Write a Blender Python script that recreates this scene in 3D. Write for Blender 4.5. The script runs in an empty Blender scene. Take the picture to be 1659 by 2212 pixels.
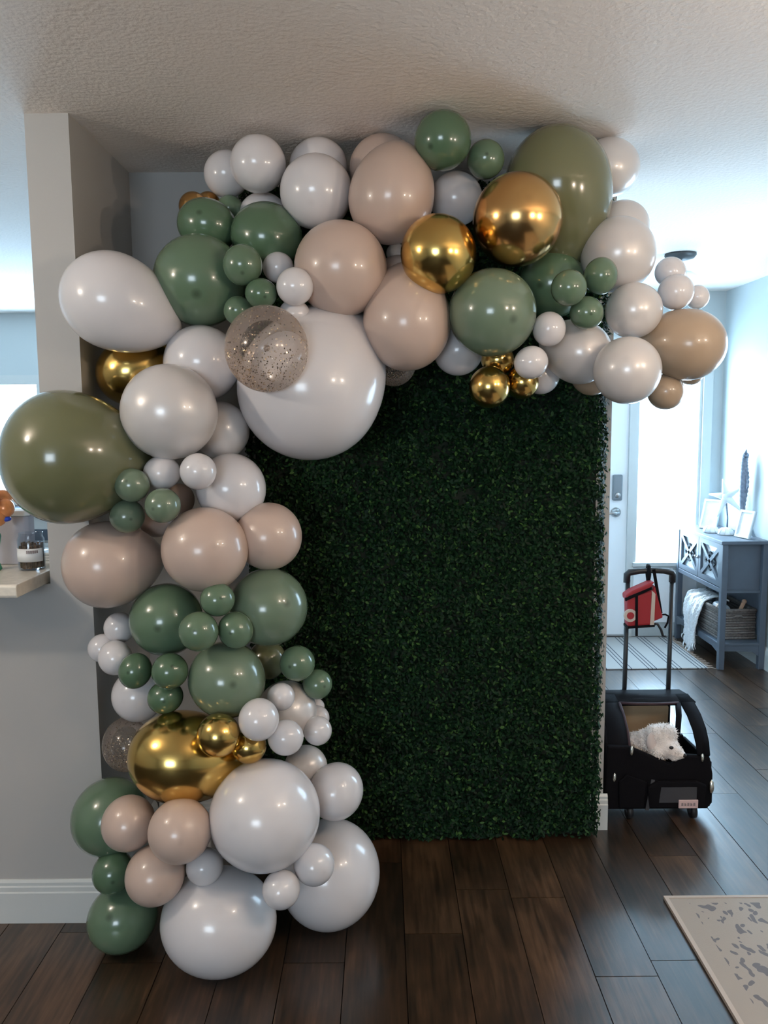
import bpy, bmesh, math, random
import numpy as np
from mathutils import Vector, Matrix, Quaternion

random.seed(7); rng = np.random.default_rng(7)
scene = bpy.context.scene
COL = scene.collection

# ------------------------------------------------------------------ camera, light, exposure
cam_data = bpy.data.cameras.new('camera'); cam = bpy.data.objects.new('camera', cam_data); COL.objects.link(cam)
cam_data.sensor_fit = 'VERTICAL'; cam_data.sensor_height = 36.0; cam_data.lens = 36.0 * 1725.0 / 2212.0
cam_data.clip_start = 0.05; cam_data.clip_end = 100
_p, _r = math.radians(6.48), math.radians(0.5)
_f = Vector((0, math.cos(_p), -math.sin(_p))); _x = Vector((1, 0, 0)); _u = _x.cross(_f)
_x2 = _x * math.cos(_r) - _u * math.sin(_r); _u2 = _u * math.cos(_r) + _x * math.sin(_r)
cam.matrix_world = Matrix(((_x2.x, _u2.x, -_f.x, 0), (_x2.y, _u2.y, -_f.y, -2.92), (_x2.z, _u2.z, -_f.z, 1.565), (0, 0, 0, 1)))
scene.camera = cam

world = bpy.data.worlds.new('sky'); scene.world = world; world.use_nodes = True
bg = world.node_tree.nodes['Background']
bg.inputs['Color'].default_value = (0.62, 0.82, 1.0, 1); bg.inputs['Strength'].default_value = 6.5

def light(name, kind, loc, energy, color, direction=None, size=None, size_y=None, radius=None, angle=None):
    d = bpy.data.lights.new(name, kind); d.energy = energy; d.color = color
    if kind == 'AREA':
        d.shape = 'RECTANGLE'; d.size = size; d.size_y = size_y
    if radius is not None: d.shadow_soft_size = radius
    if angle is not None: d.angle = angle
    o = bpy.data.objects.new(name, d); COL.objects.link(o); o.location = loc
    if direction is not None: o.rotation_euler = Vector(direction).to_track_quat('-Z', 'Y').to_euler()
    return o
DAY = (0.80, 0.91, 1.0); DAYBLUE = (0.46, 0.74, 1.0)
light('sun', 'SUN', (-3, 8, 6), 3.6, (0.86, 0.95, 1.0), direction=(0.45, -1.0, -0.72), angle=0.03)
light('living_room_window_light', 'AREA', (-1.2, -6.42, 1.62), 30, (0.88, 0.94, 1.0), direction=(0.05, 1, -0.02), size=1.3, size_y=1.0)
light('sidelight_window_light', 'AREA', (2.01, 2.84, 1.25), 50, DAYBLUE, direction=(-0.05, -1, -0.1), size=0.44, size_y=1.4)
light('hall_added_light', 'AREA', (2.56, 0.75, 1.55), 24, DAYBLUE, direction=(-1, 0.12, -0.04), size=1.15, size_y=1.3)  # added daylight from out of view, brightens the front door and hall
light('kitchen_window_light', 'AREA', (-2.7, 3.62, 1.40), 165, DAYBLUE, direction=(0, -1, 0.1), size=1.7, size_y=0.9)
light('ceiling_bulb_light', 'POINT', (-2.05, -1.75, 2.22), 36, (1.0, 0.88, 0.74), radius=0.055)
light('lamp_bulb_light', 'POINT', (1.15, -2.15, 2.02), 20, (1.0, 0.80, 0.62), radius=0.05)
light('second_lamp_bulb_light', 'POINT', (1.62, -1.85, 2.02), 20, (1.0, 0.80, 0.62), radius=0.05)
vs = scene.view_settings
vs.view_transform = 'Standard'; vs.look = 'None'; vs.gamma = 1.0; vs.use_curve_mapping = False
vs.exposure = 0.1

# ------------------------------------------------------------------ materials
MATS = {}
def nodes_of(name):
    m = bpy.data.materials.new(name); m.use_nodes = True; MATS[name] = m
    nt = m.node_tree; return m, nt, nt.nodes['Principled BSDF'], nt.links
def setp(b, **k):
    for key, v in k.items():
        key = key.replace('_', ' ')
        b.inputs[key].default_value = v
def c4(c): return (c[0], c[1], c[2], 1.0)
def mat(name, color, rough=0.5, metal=0.0, bump=None, vary=None, **k):
    """plain colour, with optional noise bump (scale, strength) and colour variation (scale, amount)"""
    m, nt, b, L = nodes_of(name)
    setp(b, Base_Color=c4(color), Roughness=rough, Metallic=metal, **k)
    tc = nt.nodes.new('ShaderNodeTexCoord')
    if vary:
        n = nt.nodes.new('ShaderNodeTexNoise'); n.inputs['Scale'].default_value = vary[0]; n.inputs['Detail'].default_value = 4
        L.new(tc.outputs['Object'], n.inputs['Vector'])
        r = nt.nodes.new('ShaderNodeValToRGB'); a = vary[1]
        r.color_ramp.elements[0].position = 0.3; r.color_ramp.elements[1].position = 0.7
        r.color_ramp.elements[0].color = c4([x * (1 - a) for x in color]); r.color_ramp.elements[1].color = c4([min(1, x * (1 + a)) for x in color])
        L.new(n.outputs['Fac'], r.inputs['Fac']); L.new(r.outputs['Color'], b.inputs['Base Color'])
    if bump:
        n = nt.nodes.new('ShaderNodeTexNoise'); n.inputs['Scale'].default_value = bump[0]; n.inputs['Detail'].default_value = 3
        L.new(tc.outputs['Object'], n.inputs['Vector'])
        bp = nt.nodes.new('ShaderNodeBump'); bp.inputs['Strength'].default_value = bump[1]; bp.inputs['Distance'].default_value = bump[2] if len(bump) > 2 else 0.003
        L.new(n.outputs['Fac'], bp.inputs['Height']); L.new(bp.outputs['Normal'], b.inputs['Normal'])
    return m

mat('wall_paint', (0.41, 0.40, 0.385), 0.65, bump=(90, 0.12, 0.002))
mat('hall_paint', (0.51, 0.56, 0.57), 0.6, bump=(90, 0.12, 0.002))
mat('hall_bounce_paint', (0.78, 0.82, 0.83), 0.6, bump=(90, 0.12, 0.002))  # whiter than the other hall walls, added on the unseen wall to bounce light
mat('ceiling_paint', (0.87, 0.80, 0.745), 0.9, bump=(70, 0.55, 0.006))
mat('white_trim', (0.58, 0.60, 0.59), 0.35)
mat('door_white', (0.86, 0.88, 0.90), 0.4)
mat('counter_laminate', (0.72, 0.67, 0.58), 0.25, vary=(60, 0.06))
mat('nickel', (0.42, 0.42, 0.42), 0.3, 1.0)
mat('grey_lock', (0.20, 0.22, 0.24), 0.4, 0.4)
mat('dark_bronze', (0.045, 0.05, 0.055), 0.45, 0.3)
mat('slab', (0.012, 0.008, 0.006), 0.8)
mat('black_fabric', (0.004, 0.0035, 0.005), 0.85, bump=(400, 0.3, 0.001), Specular_IOR_Level=0.15)
mat('black_plastic', (0.012, 0.012, 0.014), 0.4)
mat('maroon_piping', (0.035, 0.012, 0.016), 0.7)
mat('tan_mesh', (0.36, 0.25, 0.15), 0.9, bump=(500, 0.4, 0.001))
mat('smoke_vinyl', (0.05, 0.052, 0.06), 0.18)
mat('zip_metal', (0.75, 0.73, 0.66), 0.25, 1.0)
mat('pink_patch', (0.62, 0.45, 0.44), 0.7)
mat('grey_print', (0.25, 0.2, 0.2), 0.7)
mat('red_fabric', (0.30, 0.014, 0.020), 0.7, bump=(300, 0.3, 0.001))
mat('cream_fabric', (0.50, 0.42, 0.36), 0.8)
mat('cabinet_grey', (0.085, 0.105, 0.135), 0.5, vary=(14, 0.06))
mat('cabinet_pale', (0.62, 0.68, 0.72), 0.25)
mat('gap_dark', (0.03, 0.04, 0.05), 0.8)
mat('porcelain', (0.80, 0.84, 0.86), 0.35)
mat('seahorse_glaze', (0.19, 0.23, 0.30), 0.45, vary=(60, 0.25))
mat('photo_paper', (0.78, 0.80, 0.80), 0.5, vary=(25, 0.12))
mat('frame_blue', (0.42, 0.52, 0.58), 0.5)
mat('wicker', (0.17, 0.15, 0.14), 0.8, vary=(80, 0.35), bump=(120, 0.5, 0.004))
mat('throw_wool', (0.74, 0.75, 0.77), 0.95, bump=(140, 0.9, 0.006))
mat('clutter_tan', (0.40, 0.26, 0.18), 0.7)
mat('clutter_blue', (0.30, 0.36, 0.42), 0.5)
mat('dog_coat', (0.84, 0.76, 0.71), 0.9, vary=(18, 0.06), bump=(160, 0.8, 0.006))
mat('dog_dark', (0.02, 0.015, 0.015), 0.25)
mat('dog_pink', (0.72, 0.60, 0.55), 0.8)
mat('jar_brown', (0.13, 0.075, 0.04), 0.4, vary=(120, 0.6))
mat('jar_label', (0.70, 0.70, 0.70), 0.6)
mat('lilac_box', (0.42, 0.41, 0.46), 0.7)
mat('white_paper', (0.82, 0.85, 0.86), 0.7)
mat('orange_foil', (0.75, 0.28, 0.10), 0.25, 0.2, vary=(40, 0.25))
mat('red_foil', (0.65, 0.03, 0.03), 0.3)
mat('blue_foil', (0.03, 0.08, 0.55), 0.3)
mat('green_foil', (0.02, 0.33, 0.18), 0.3)
mat('oven_dark', (0.08, 0.10, 0.13), 0.25)
mat('hedge_backing', (0.006, 0.012, 0.006), 0.9)

def glass():
    m, nt, b, L = nodes_of('window_glass')
    out = nt.nodes['Material Output']; nt.nodes.remove(b)
    t = nt.nodes.new('ShaderNodeBsdfTransparent'); g = nt.nodes.new('ShaderNodeBsdfGlossy'); g.inputs['Roughness'].default_value = 0.02
    lw = nt.nodes.new('ShaderNodeLayerWeight'); pw = nt.nodes.new('ShaderNodeMath'); pw.operation = 'POWER'; pw.inputs[1].default_value = 5.0; L.new(lw.outputs['Facing'], pw.inputs[0])
    fr = nt.nodes.new('ShaderNodeMath'); fr.operation = 'MULTIPLY_ADD'; fr.inputs[1].default_value = 0.6; fr.inputs[2].default_value = 0.04; L.new(pw.outputs[0], fr.inputs[0])
    mx = nt.nodes.new('ShaderNodeMixShader'); L.new(fr.outputs[0], mx.inputs[0]); L.new(t.outputs[0], mx.inputs[1]); L.new(g.outputs[0], mx.inputs[2]); L.new(mx.outputs[0], out.inputs['Surface'])
glass()
def jar_glass():
    m, nt, b, L = nodes_of('jar_glass')
    out = nt.nodes['Material Output']; nt.nodes.remove(b)
    t = nt.nodes.new('ShaderNodeBsdfTransparent'); t.inputs['Color'].default_value = (0.9, 0.92, 0.94, 1)
    g = nt.nodes.new('ShaderNodeBsdfGlossy'); g.inputs['Roughness'].default_value = 0.06
    lw = nt.nodes.new('ShaderNodeLayerWeight'); pw = nt.nodes.new('ShaderNodeMath'); pw.operation = 'POWER'; pw.inputs[1].default_value = 5.0; L.new(lw.outputs['Facing'], pw.inputs[0])
    fr = nt.nodes.new('ShaderNodeMath'); fr.operation = 'MULTIPLY_ADD'; fr.inputs[1].default_value = 0.6; fr.inputs[2].default_value = 0.04; L.new(pw.outputs[0], fr.inputs[0])
    mx = nt.nodes.new('ShaderNodeMixShader'); L.new(fr.outputs[0], mx.inputs[0]); L.new(t.outputs[0], mx.inputs[1]); L.new(g.outputs[0], mx.inputs[2]); L.new(mx.outputs[0], out.inputs['Surface'])
jar_glass()

def latex(name, color, rough, sheen=0.0, nipple=0.6, coat=0.0, metal=0.0):
    """balloon rubber; the thicker, darker rubber at the blunt end is part of the balloon itself"""
    m, nt, b, L = nodes_of(name)
    setp(b, Roughness=rough, Metallic=metal, Coat_Weight=coat, Coat_Roughness=0.06, Sheen_Weight=sheen)
    tc = nt.nodes.new('ShaderNodeTexCoord'); mp = nt.nodes.new('ShaderNodeVectorMath'); mp.operation = 'DISTANCE'
    mp.inputs[1].default_value = (0, 0, -1)
    L.new(tc.outputs['Object'], mp.inputs[0])
    r = nt.nodes.new('ShaderNodeValToRGB'); e = r.color_ramp.elements
    e[0].position = 0.03; e[0].color = c4([x * nipple for x in color]); e[1].position = 0.14; e[1].color = c4(color)
    L.new(mp.outputs['Value'], r.inputs['Fac']); L.new(r.outputs['Color'], b.inputs['Base Color'])
    return m
latex('latex_white', (0.68, 0.65, 0.655), 0.22, nipple=0.96, coat=0.3)
latex('latex_pearl', (0.66, 0.62, 0.60), 0.30, nipple=0.95, coat=0.35, metal=0.12)
latex('latex_nude', (0.55, 0.415, 0.345), 0.28, nipple=0.92, coat=0.25)
latex('latex_sand', (0.42, 0.31, 0.215), 0.28, nipple=0.9, coat=0.25)
latex('latex_green', (0.115, 0.180, 0.112), 0.2, nipple=0.55, coat=0.35)
latex('latex_sage', (0.150, 0.205, 0.138), 0.2, nipple=0.6, coat=0.35)
latex('latex_dark_green', (0.085, 0.148, 0.086), 0.2, nipple=0.55, coat=0.35)
latex('chrome_copper', (0.72, 0.43, 0.17), 0.20, nipple=0.9, metal=1.0)
latex('latex_olive', (0.145, 0.148, 0.075), 0.18, nipple=0.8, coat=0.35)
latex('chrome_gold', (0.70, 0.47, 0.15), 0.19, nipple=0.9, metal=1.0)
def confetti():
    m, nt, b, L = nodes_of('clear_balloon')
    out = nt.nodes['Material Output']; setp(b, Base_Color=(0.66, 0.59, 0.55, 1), Roughness=0.16, Metallic=0.35)
    t = nt.nodes.new('ShaderNodeBsdfTransparent'); t.inputs['Color'].default_value = (0.93, 0.88, 0.84, 1)
    lw = nt.nodes.new('ShaderNodeLayerWeight'); lw.inputs['Blend'].default_value = 0.35
    mr = nt.nodes.new('ShaderNodeMapRange'); mr.inputs['To Min'].default_value = 0.10; mr.inputs['To Max'].default_value = 0.70
    mx = nt.nodes.new('ShaderNodeMixShader'); L.new(lw.outputs['Fresnel'], mr.inputs['Value']); L.new(mr.outputs['Result'], mx.inputs[0])
    L.new(t.outputs[0], mx.inputs[1]); L.new(b.outputs[0], mx.inputs[2]); L.new(mx.outputs[0], out.inputs['Surface'])
confetti()
def glit():
    m, nt, b, L = nodes_of('glitter'); setp(b, Roughness=0.22, Metallic=0.8)
    g = nt.nodes.new('ShaderNodeNewGeometry'); r = nt.nodes.new('ShaderNodeValToRGB'); e = r.color_ramp.elements
    e[0].position = 0.2; e[0].color = (0.10, 0.06, 0.03, 1); e[1].position = 0.4; e[1].color = (0.95, 0.80, 0.58, 1)
    L.new(g.outputs['Random Per Island'], r.inputs['Fac']); L.new(r.outputs['Color'], b.inputs['Base Color'])
glit()

def wood():
    m, nt, b, L = nodes_of('plank_wood')
    setp(b, Roughness=0.34, Specular_IOR_Level=0.5, Coat_Weight=0.6, Coat_Roughness=0.24)
    tc = nt.nodes.new('ShaderNodeTexCoord'); oi = nt.nodes.new('ShaderNodeObjectInfo')
    ad = nt.nodes.new('ShaderNodeVectorMath'); ad.operation = 'ADD'
    sc = nt.nodes.new('ShaderNodeVectorMath'); sc.operation = 'SCALE'; sc.inputs['Scale'].default_value = 37.0
    cb = nt.nodes.new('ShaderNodeCombineXYZ'); L.new(oi.outputs['Random'], cb.inputs[0]); L.new(oi.outputs['Random'], cb.inputs[1])
    L.new(cb.outputs[0], sc.inputs[0]); L.new(tc.outputs['Object'], ad.inputs[0]); L.new(sc.outputs[0], ad.inputs[1])
    mp = nt.nodes.new('ShaderNodeMapping'); mp.inputs['Scale'].default_value = (1, 0.07, 1); L.new(ad.outputs[0], mp.inputs['Vector'])
    n1 = nt.nodes.new('ShaderNodeTexNoise'); n1.inputs['Scale'].default_value = 75; n1.inputs['Detail'].default_value = 6; L.new(mp.outputs[0], n1.inputs['Vector'])
    n2 = nt.nodes.new('ShaderNodeTexNoise'); n2.inputs['Scale'].default_value = 9; n2.inputs['Detail'].default_value = 4
    mp2 = nt.nodes.new('ShaderNodeMapping'); mp2.inputs['Scale'].default_value = (1, 0.4, 1); L.new(ad.outputs[0], mp2.inputs['Vector']); L.new(mp2.outputs[0], n2.inputs['Vector'])
    mx = nt.nodes.new('ShaderNodeMath'); mx.operation = 'MULTIPLY_ADD'; L.new(n1.outputs['Fac'], mx.inputs[0]); mx.inputs[1].default_value = 0.95; L.new(n2.outputs['Fac'], mx.inputs[2])
    m2 = nt.nodes.new('ShaderNodeMath'); m2.operation = 'MULTIPLY_ADD'; L.new(oi.outputs['Random'], m2.inputs[0]); m2.inputs[1].default_value = 0.28; L.new(mx.outputs[0], m2.inputs[2])
    r = nt.nodes.new('ShaderNodeValToRGB'); e = r.color_ramp.elements
    e[0].position = 0.50; e[0].color = (0.013, 0.0085, 0.005, 1); e[1].position = 0.96; e[1].color = (0.125, 0.066, 0.034, 1)
    k = r.color_ramp.elements.new(0.70); k.color = (0.043, 0.0225, 0.0115, 1)
    dv = nt.nodes.new('ShaderNodeMath'); dv.operation = 'DIVIDE'; dv.inputs[1].default_value = 1.6; L.new(m2.outputs[0], dv.inputs[0])
    L.new(dv.outputs[0], r.inputs['Fac']); L.new(r.outputs['Color'], b.inputs['Base Color'])
    bp = nt.nodes.new('ShaderNodeBump'); bp.inputs['Strength'].default_value = 0.25; bp.inputs['Distance'].default_value = 0.002; L.new(mx.outputs[0], bp.inputs['Height']); L.new(bp.outputs[0], b.inputs['Normal'])
wood()

def leafmat():
    m, nt, b, L = nodes_of('boxwood_leaf')
    setp(b, Roughness=0.5, Specular_IOR_Level=0.14)
    g = nt.nodes.new('ShaderNodeNewGeometry'); r = nt.nodes.new('ShaderNodeValToRGB'); e = r.color_ramp.elements
    e[0].position = 0.0; e[0].color = (0.002, 0.009, 0.004, 1); e[1].position = 1.0; e[1].color = (0.055, 0.125, 0.030, 1)
    k = e.new(0.55); k.color = (0.005, 0.024, 0.009, 1); k = e.new(0.88); k.color = (0.011, 0.042, 0.014, 1)
    L.new(g.outputs['Random Per Island'], r.inputs['Fac']); L.new(r.outputs['Color'], b.inputs['Base Color'])
leafmat()

def rug_floral():
    m, nt, b, L = nodes_of('floral_rug'); setp(b, Roughness=0.95)
    tc = nt.nodes.new('ShaderNodeTexCoord')
    n0 = nt.nodes.new('ShaderNodeTexNoise'); n0.inputs['Scale'].default_value = 7; n0.inputs['Detail'].default_value = 3; L.new(tc.outputs['Object'], n0.inputs['Vector'])
    mxv = nt.nodes.new('ShaderNodeMix'); mxv.data_type = 'RGBA'; mxv.inputs[0].default_value = 0.16; L.new(tc.outputs['Object'], mxv.inputs[6]); L.new(n0.outputs['Color'], mxv.inputs[7])
    mpv = nt.nodes.new('ShaderNodeMapping'); mpv.inputs['Rotation'].default_value = (0, 0, 0.7); mpv.inputs['Scale'].default_value = (1.0, 0.42, 1.0); L.new(mxv.outputs[2], mpv.inputs['Vector'])
    v = nt.nodes.new('ShaderNodeTexVoronoi'); v.feature = 'F1'; v.inputs['Scale'].default_value = 44; L.new(mpv.outputs[0], v.inputs['Vector'])
    v2 = nt.nodes.new('ShaderNodeSeparateColor'); L.new(v.outputs['Color'], v2.inputs[0])
    lt = nt.nodes.new('ShaderNodeMath'); lt.operation = 'LESS_THAN'; lt.inputs[1].default_value = 0.40; L.new(v.outputs['Distance'], lt.inputs[0])
    gt = nt.nodes.new('ShaderNodeMath'); gt.operation = 'GREATER_THAN'; gt.inputs[1].default_value = 0.3; L.new(v2.outputs[0], gt.inputs[0])
    # plain border band, then a sparse dotted line, then the field
    sx = nt.nodes.new('ShaderNodeSeparateXYZ'); L.new(tc.outputs['Object'], sx.inputs[0])
    bx = nt.nodes.new('ShaderNodeMath'); bx.operation = 'GREATER_THAN'; bx.inputs[1].default_value = -0.645; L.new(sx.outputs['X'], bx.inputs[0])
    by = nt.nodes.new('ShaderNodeMath'); by.operation = 'LESS_THAN'; by.inputs[1].default_value = 1.125; L.new(sx.outputs['Y'], by.inputs[0])
    f = lt
    for q in (gt, bx, by):
        k = nt.nodes.new('ShaderNodeMath'); k.operation = 'MULTIPLY'; L.new(f.outputs[0], k.inputs[0]); L.new(q.outputs[0], k.inputs[1]); f = k
    mx = nt.nodes.new('ShaderNodeMix'); mx.data_type = 'RGBA'; L.new(f.outputs[0], mx.inputs[0])
    mx.inputs[6].default_value = (0.38, 0.33, 0.285, 1); mx.inputs[7].default_value = (0.17, 0.16, 0.17, 1)
    L.new(mx.outputs[2], b.inputs['Base Color'])
    bp = nt.nodes.new('ShaderNodeBump'); bp.inputs['Strength'].default_value = 0.3; bp.inputs['Distance'].default_value = 0.002
    n3 = nt.nodes.new('ShaderNodeTexNoise'); n3.inputs['Scale'].default_value = 260; L.new(tc.outputs['Object'], n3.inputs['Vector']); L.new(n3.outputs['Fac'], bp.inputs['Height']); L.new(bp.outputs[0], b.inputs['Normal'])
rug_floral()
def rug_stripe():
    m, nt, b, L = nodes_of('striped_mat'); setp(b, Roughness=0.95)
    tc = nt.nodes.new('ShaderNodeTexCoord'); sx = nt.nodes.new('ShaderNodeSeparateXYZ'); L.new(tc.outputs['Object'], sx.inputs[0])
    def M(op, a, v):
        k = nt.nodes.new('ShaderNodeMath'); k.operation = op
        if isinstance(a, float): k.inputs[0].default_value = a
        else: L.new(a, k.inputs[0])
        if v is not None:
            if isinstance(v, float): k.inputs[1].default_value = v
            else: L.new(v, k.inputs[1])
        return k.outputs[0]
    u = M('FRACT', M('MULTIPLY', M('ADD', sx.outputs['X'], 10.0), 6.4), None)
    f = None
    for cpos in (0.30, 0.46, 0.62):
        d = M('LESS_THAN', M('ABSOLUTE', M('SUBTRACT', u, cpos), None), 0.022)
        f = d if f is None else M('MAXIMUM', f, d)
    mx = nt.nodes.new('ShaderNodeMix'); mx.data_type = 'RGBA'; L.new(f, mx.inputs[0])
    mx.inputs[6].default_value = (0.36, 0.345, 0.33, 1); mx.inputs[7].default_value = (0.05, 0.055, 0.07, 1)
    L.new(mx.outputs[2], b.inputs['Base Color'])
rug_stripe()

# ------------------------------------------------------------------ mesh helpers
class MB:
    def __init__(self): self.v = []; self.f = []
    def add(self, vs_, fs_):
        o = len(self.v); self.v += [tuple(p) for p in vs_]; self.f += [tuple(i + o for i in q) for q in fs_]; return self
    def box(self, x0, x1, y0, y1, z0, z1):
        return self.add([(x0, y0, z0), (x1, y0, z0), (x1, y1, z0), (x0, y1, z0), (x0, y0, z1), (x1, y0, z1), (x1, y1, z1), (x0, y1, z1)],
                        [(0, 3, 2, 1), (4, 5, 6, 7), (0, 1, 5, 4), (1, 2, 6, 5), (2, 3, 7, 6), (3, 0, 4, 7)])
    def prism(self, poly, axis, a0, a1):
        """extrude a 2D polygon along an axis; poly is (y,z) for x, (x,z) for y, (x,y) for z"""
        n = len(poly)
        def P(q, a): return {'x': (a, q[0], q[1]), 'y': (q[0], a, q[1]), 'z': (q[0], q[1], a)}[axis]
        vs_ = [P(q, a0) for q in poly] + [P(q, a1) for q in poly]
        return self.add(vs_, [tuple(range(n))[::-1], tuple(range(n, 2 * n))] + [(i, (i + 1) % n, n + (i + 1) % n, n + i) for i in range(n)])
    def bar(self, p, q, w, h, up=(0, 0, 1)):
        p, q = Vector(p), Vector(q); d = (q - p).normalized(); s = d.cross(Vector(up)).normalized(); u = s.cross(d).normalized()
        vs_ = [e + s * (a * w / 2) + u * (b_ * h / 2) for e in (p, q) for a, b_ in ((-1, -1), (1, -1), (1, 1), (-1, 1))]
        return self.add(vs_, [(0, 1, 2, 3), (7, 6, 5, 4), (0, 4, 5, 1), (1, 5, 6, 2), (2, 6, 7, 3), (3, 7, 4, 0)])
    def tube(self, path, r, n=10, cap=True):
        path = [Vector(p) for p in path]; rs = r if isinstance(r, (list, tuple)) else [r] * len(path)
        o = len(self.v); prev = None
        for i, p in enumerate(path):
            d = (path[min(i + 1, len(path) - 1)] - path[max(i - 1, 0)]).normalized()
            if prev is None:
                a = Vector((0, 0, 1)) if abs(d.z) < 0.9 else Vector((1, 0, 0)); s = d.cross(a).normalized()
            else: s = (prev - d * prev.dot(d)).normalized()
            prev = s; u = d.cross(s)
            for k in range(n):
                t = 2 * math.pi * k / n; self.v.append(tuple(p + (s * math.cos(t) + u * math.sin(t)) * rs[i]))
        for i in range(len(path) - 1):
            for k in range(n):
                a = o + i * n + k; b_ = o + i * n + (k + 1) % n; self.f.append((a, b_, b_ + n, a + n))
        if cap:
            self.f.append(tuple(o + k for k in range(n))[::-1]); self.f.append(tuple(o + (len(path) - 1) * n + k for k in range(n)))
        return self
    def lathe(self, prof, c=(0, 0, 0), n=24, axis='z'):
        o = len(self.v)
        for (r, z) in prof:
            for k in range(n):
                t = 2 * math.pi * k / n; x, y = r * math.cos(t), r * math.sin(t)
                p = {'z': (x, y, z), 'y': (x, z, y), 'x': (z, x, y)}[axis]
                self.v.append((c[0] + p[0], c[1] + p[1], c[2] + p[2]))
        for i in range(len(prof) - 1):
            for k in range(n):
                a = o + i * n + k; b_ = o + i * n + (k + 1) % n; self.f.append((a, b_, b_ + n, a + n))
        self.f.append(tuple(o + k for k in range(n))[::-1]); self.f.append(tuple(o + (len(prof) - 1) * n + k for k in range(n)))
        return self
    def ball(self, c, r, n=16, m=10):
        rx, ry, rz = r if isinstance(r, (list, tuple)) else (r, r, r)
        o = len(self.v)
        for i in range(m + 1):
            ph = math.pi * (i + 0.001 if i == 0 else (i - 0.001 if i == m else i)) / m
            for k in range(n):
                t = 2 * math.pi * k / n
                self.v.append((c[0] + rx * math.sin(ph) * math.cos(t), c[1] + ry * math.sin(ph) * math.sin(t), c[2] + rz * math.cos(ph)))
        for i in range(m):
            for k in range(n):
                a = o + i * n + k; b_ = o + i * n + (k + 1) % n; self.f.append((a, a + n, b_ + n, b_))
        return self
    def build(self, name, m, parent=None, smooth=False, bevel=0.0, label=None, kind=None, segs=2):
        V = np.array(self.v, float)
        if parent is None:
            loc = np.array([(V[:, 0].min() + V[:, 0].max()) / 2, (V[:, 1].min() + V[:, 1].max()) / 2, V[:, 2].min()]); wl = loc
        else:
            loc = np.zeros(3); wl = np.array(parent['_w'][:])
        me = bpy.data.meshes.new(name); me.from_pydata((V - wl).tolist(), [], self.f)
        bm = bmesh.new(); bm.from_mesh(me); bmesh.ops.recalc_face_normals(bm, faces=bm.faces); bm.to_mesh(me); bm.free()
        me.materials.append(MATS[m])
        o = bpy.data.objects.new(name, me); COL.objects.link(o); o.location = loc; o['_w'] = [float(t) for t in wl]
        if parent is not None: o.parent = parent
        if smooth:
            me.polygons.foreach_set('use_smooth', [True] * len(me.polygons))
        if bevel:
            b = o.modifiers.new('bevel', 'BEVEL'); b.width = bevel; b.segments = segs; b.limit_method = 'ANGLE'; b.angle_limit = math.radians(40)
        if label: o['label'] = label
        if kind: o['kind'] = kind
        return o
def tag(o, label, category, group=None):
    o['label'] = label; o['category'] = category
    if group: o['group'] = group
    return o
def thing(name, loc, label, category, group=None):
    o = bpy.data.objects.new(name, None); COL.objects.link(o); o.location = loc; o.empty_display_size = 0.1
    o['_w'] = [float(t) for t in loc]
    return tag(o, label, category, group)
def struct(o, label=None):
    o['kind'] = 'structure'
    if label: o['label'] = label
    return o

# ------------------------------------------------------------------ the house shell
H = 2.44; XL, XC = -1.01, -0.885; YC = -0.545; XE = 0.83; XR = 2.385; YD = 2.74; YB = -6.5; YK = 3.52; XK = -4.2
floor = struct(MB().box(XK, XR + .1, YB, YK + .1, -0.10, -0.012).build('floor', 'slab'), 'dark brown scraped wood plank floor')
struct(MB().box(XK, XR + .1, YB, YK + .1, H, H + 0.1).build('ceiling', 'ceiling_paint'), 'textured beige grey ceiling')
struct(MB().box(XC, XE, 0.0, 0.12, -0.012, H).build('wall_back', 'wall_paint'), 'grey wall behind the hedge panel')
struct(MB().box(XE - 0.12, XE, 0.12, YD, -0.012, H).build('wall_hall', 'hall_bounce_paint'))
struct(MB().box(XL, XC, YC, YK, -0.012, H).build('wall_column', 'wall_paint'), 'grey wall end between kitchen opening and alcove')
struct(MB().box(XK, XL, YC, YC + 0.125, -0.012, 1.085).build('wall_counter', 'wall_paint'), 'grey half wall under the counter')
hw = (0.28, 1.22, 0.98, 2.12)
struct(MB().box(XR, XR + .1, YB, hw[0], -0.012, H).box(XR, XR + .1, hw[1], YD + .1, -0.012, H).box(XR, XR + .1, hw[0], hw[1], -0.012, hw[2]).box(XR, XR + .1, hw[0], hw[1], hw[3], H).build('wall_right', 'hall_paint'), 'pale blue grey wall of the entry hall')
w = struct(MB().box(XR - .015, XR + .02, hw[0] - .07, hw[1] + .07, hw[2] - .05, hw[2]).build('added_window', 'white_trim'))  # unseen window, added with its opening to let in the extra hall light
MB().box(XR - .015, XR + .02, hw[0] - .07, hw[1] + .07, hw[3], hw[3] + .07).box(XR - .015, XR + .02, hw[0] - .07, hw[0], hw[2], hw[3]).box(XR - .015, XR + .02, hw[1], hw[1] + .07, hw[2], hw[3]).build('window_frame', 'white_trim', w)
MB().box(XR + .05, XR + .056, hw[0], hw[1], hw[2], hw[3]).build('pane', 'window_glass', w)
struct(MB().box(XK - .1, XK, YB, YK, -0.012, H).build('wall_left', 'wall_paint'))
# wall behind the camera with its window opening
m = MB(); wx0, wx1, wz0, wz1 = -2.1, -0.2, 0.95, 2.25
m.box(XK, wx0, YB - .1, YB, -0.012, H).box(wx1, XR, YB - .1, YB, -0.012, H).box(wx0, wx1, YB - .1, YB, -0.012, wz0).box(wx0, wx1, YB - .1, YB, wz1, H)
struct(m.build('wall_rear', 'wall_paint'))
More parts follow.
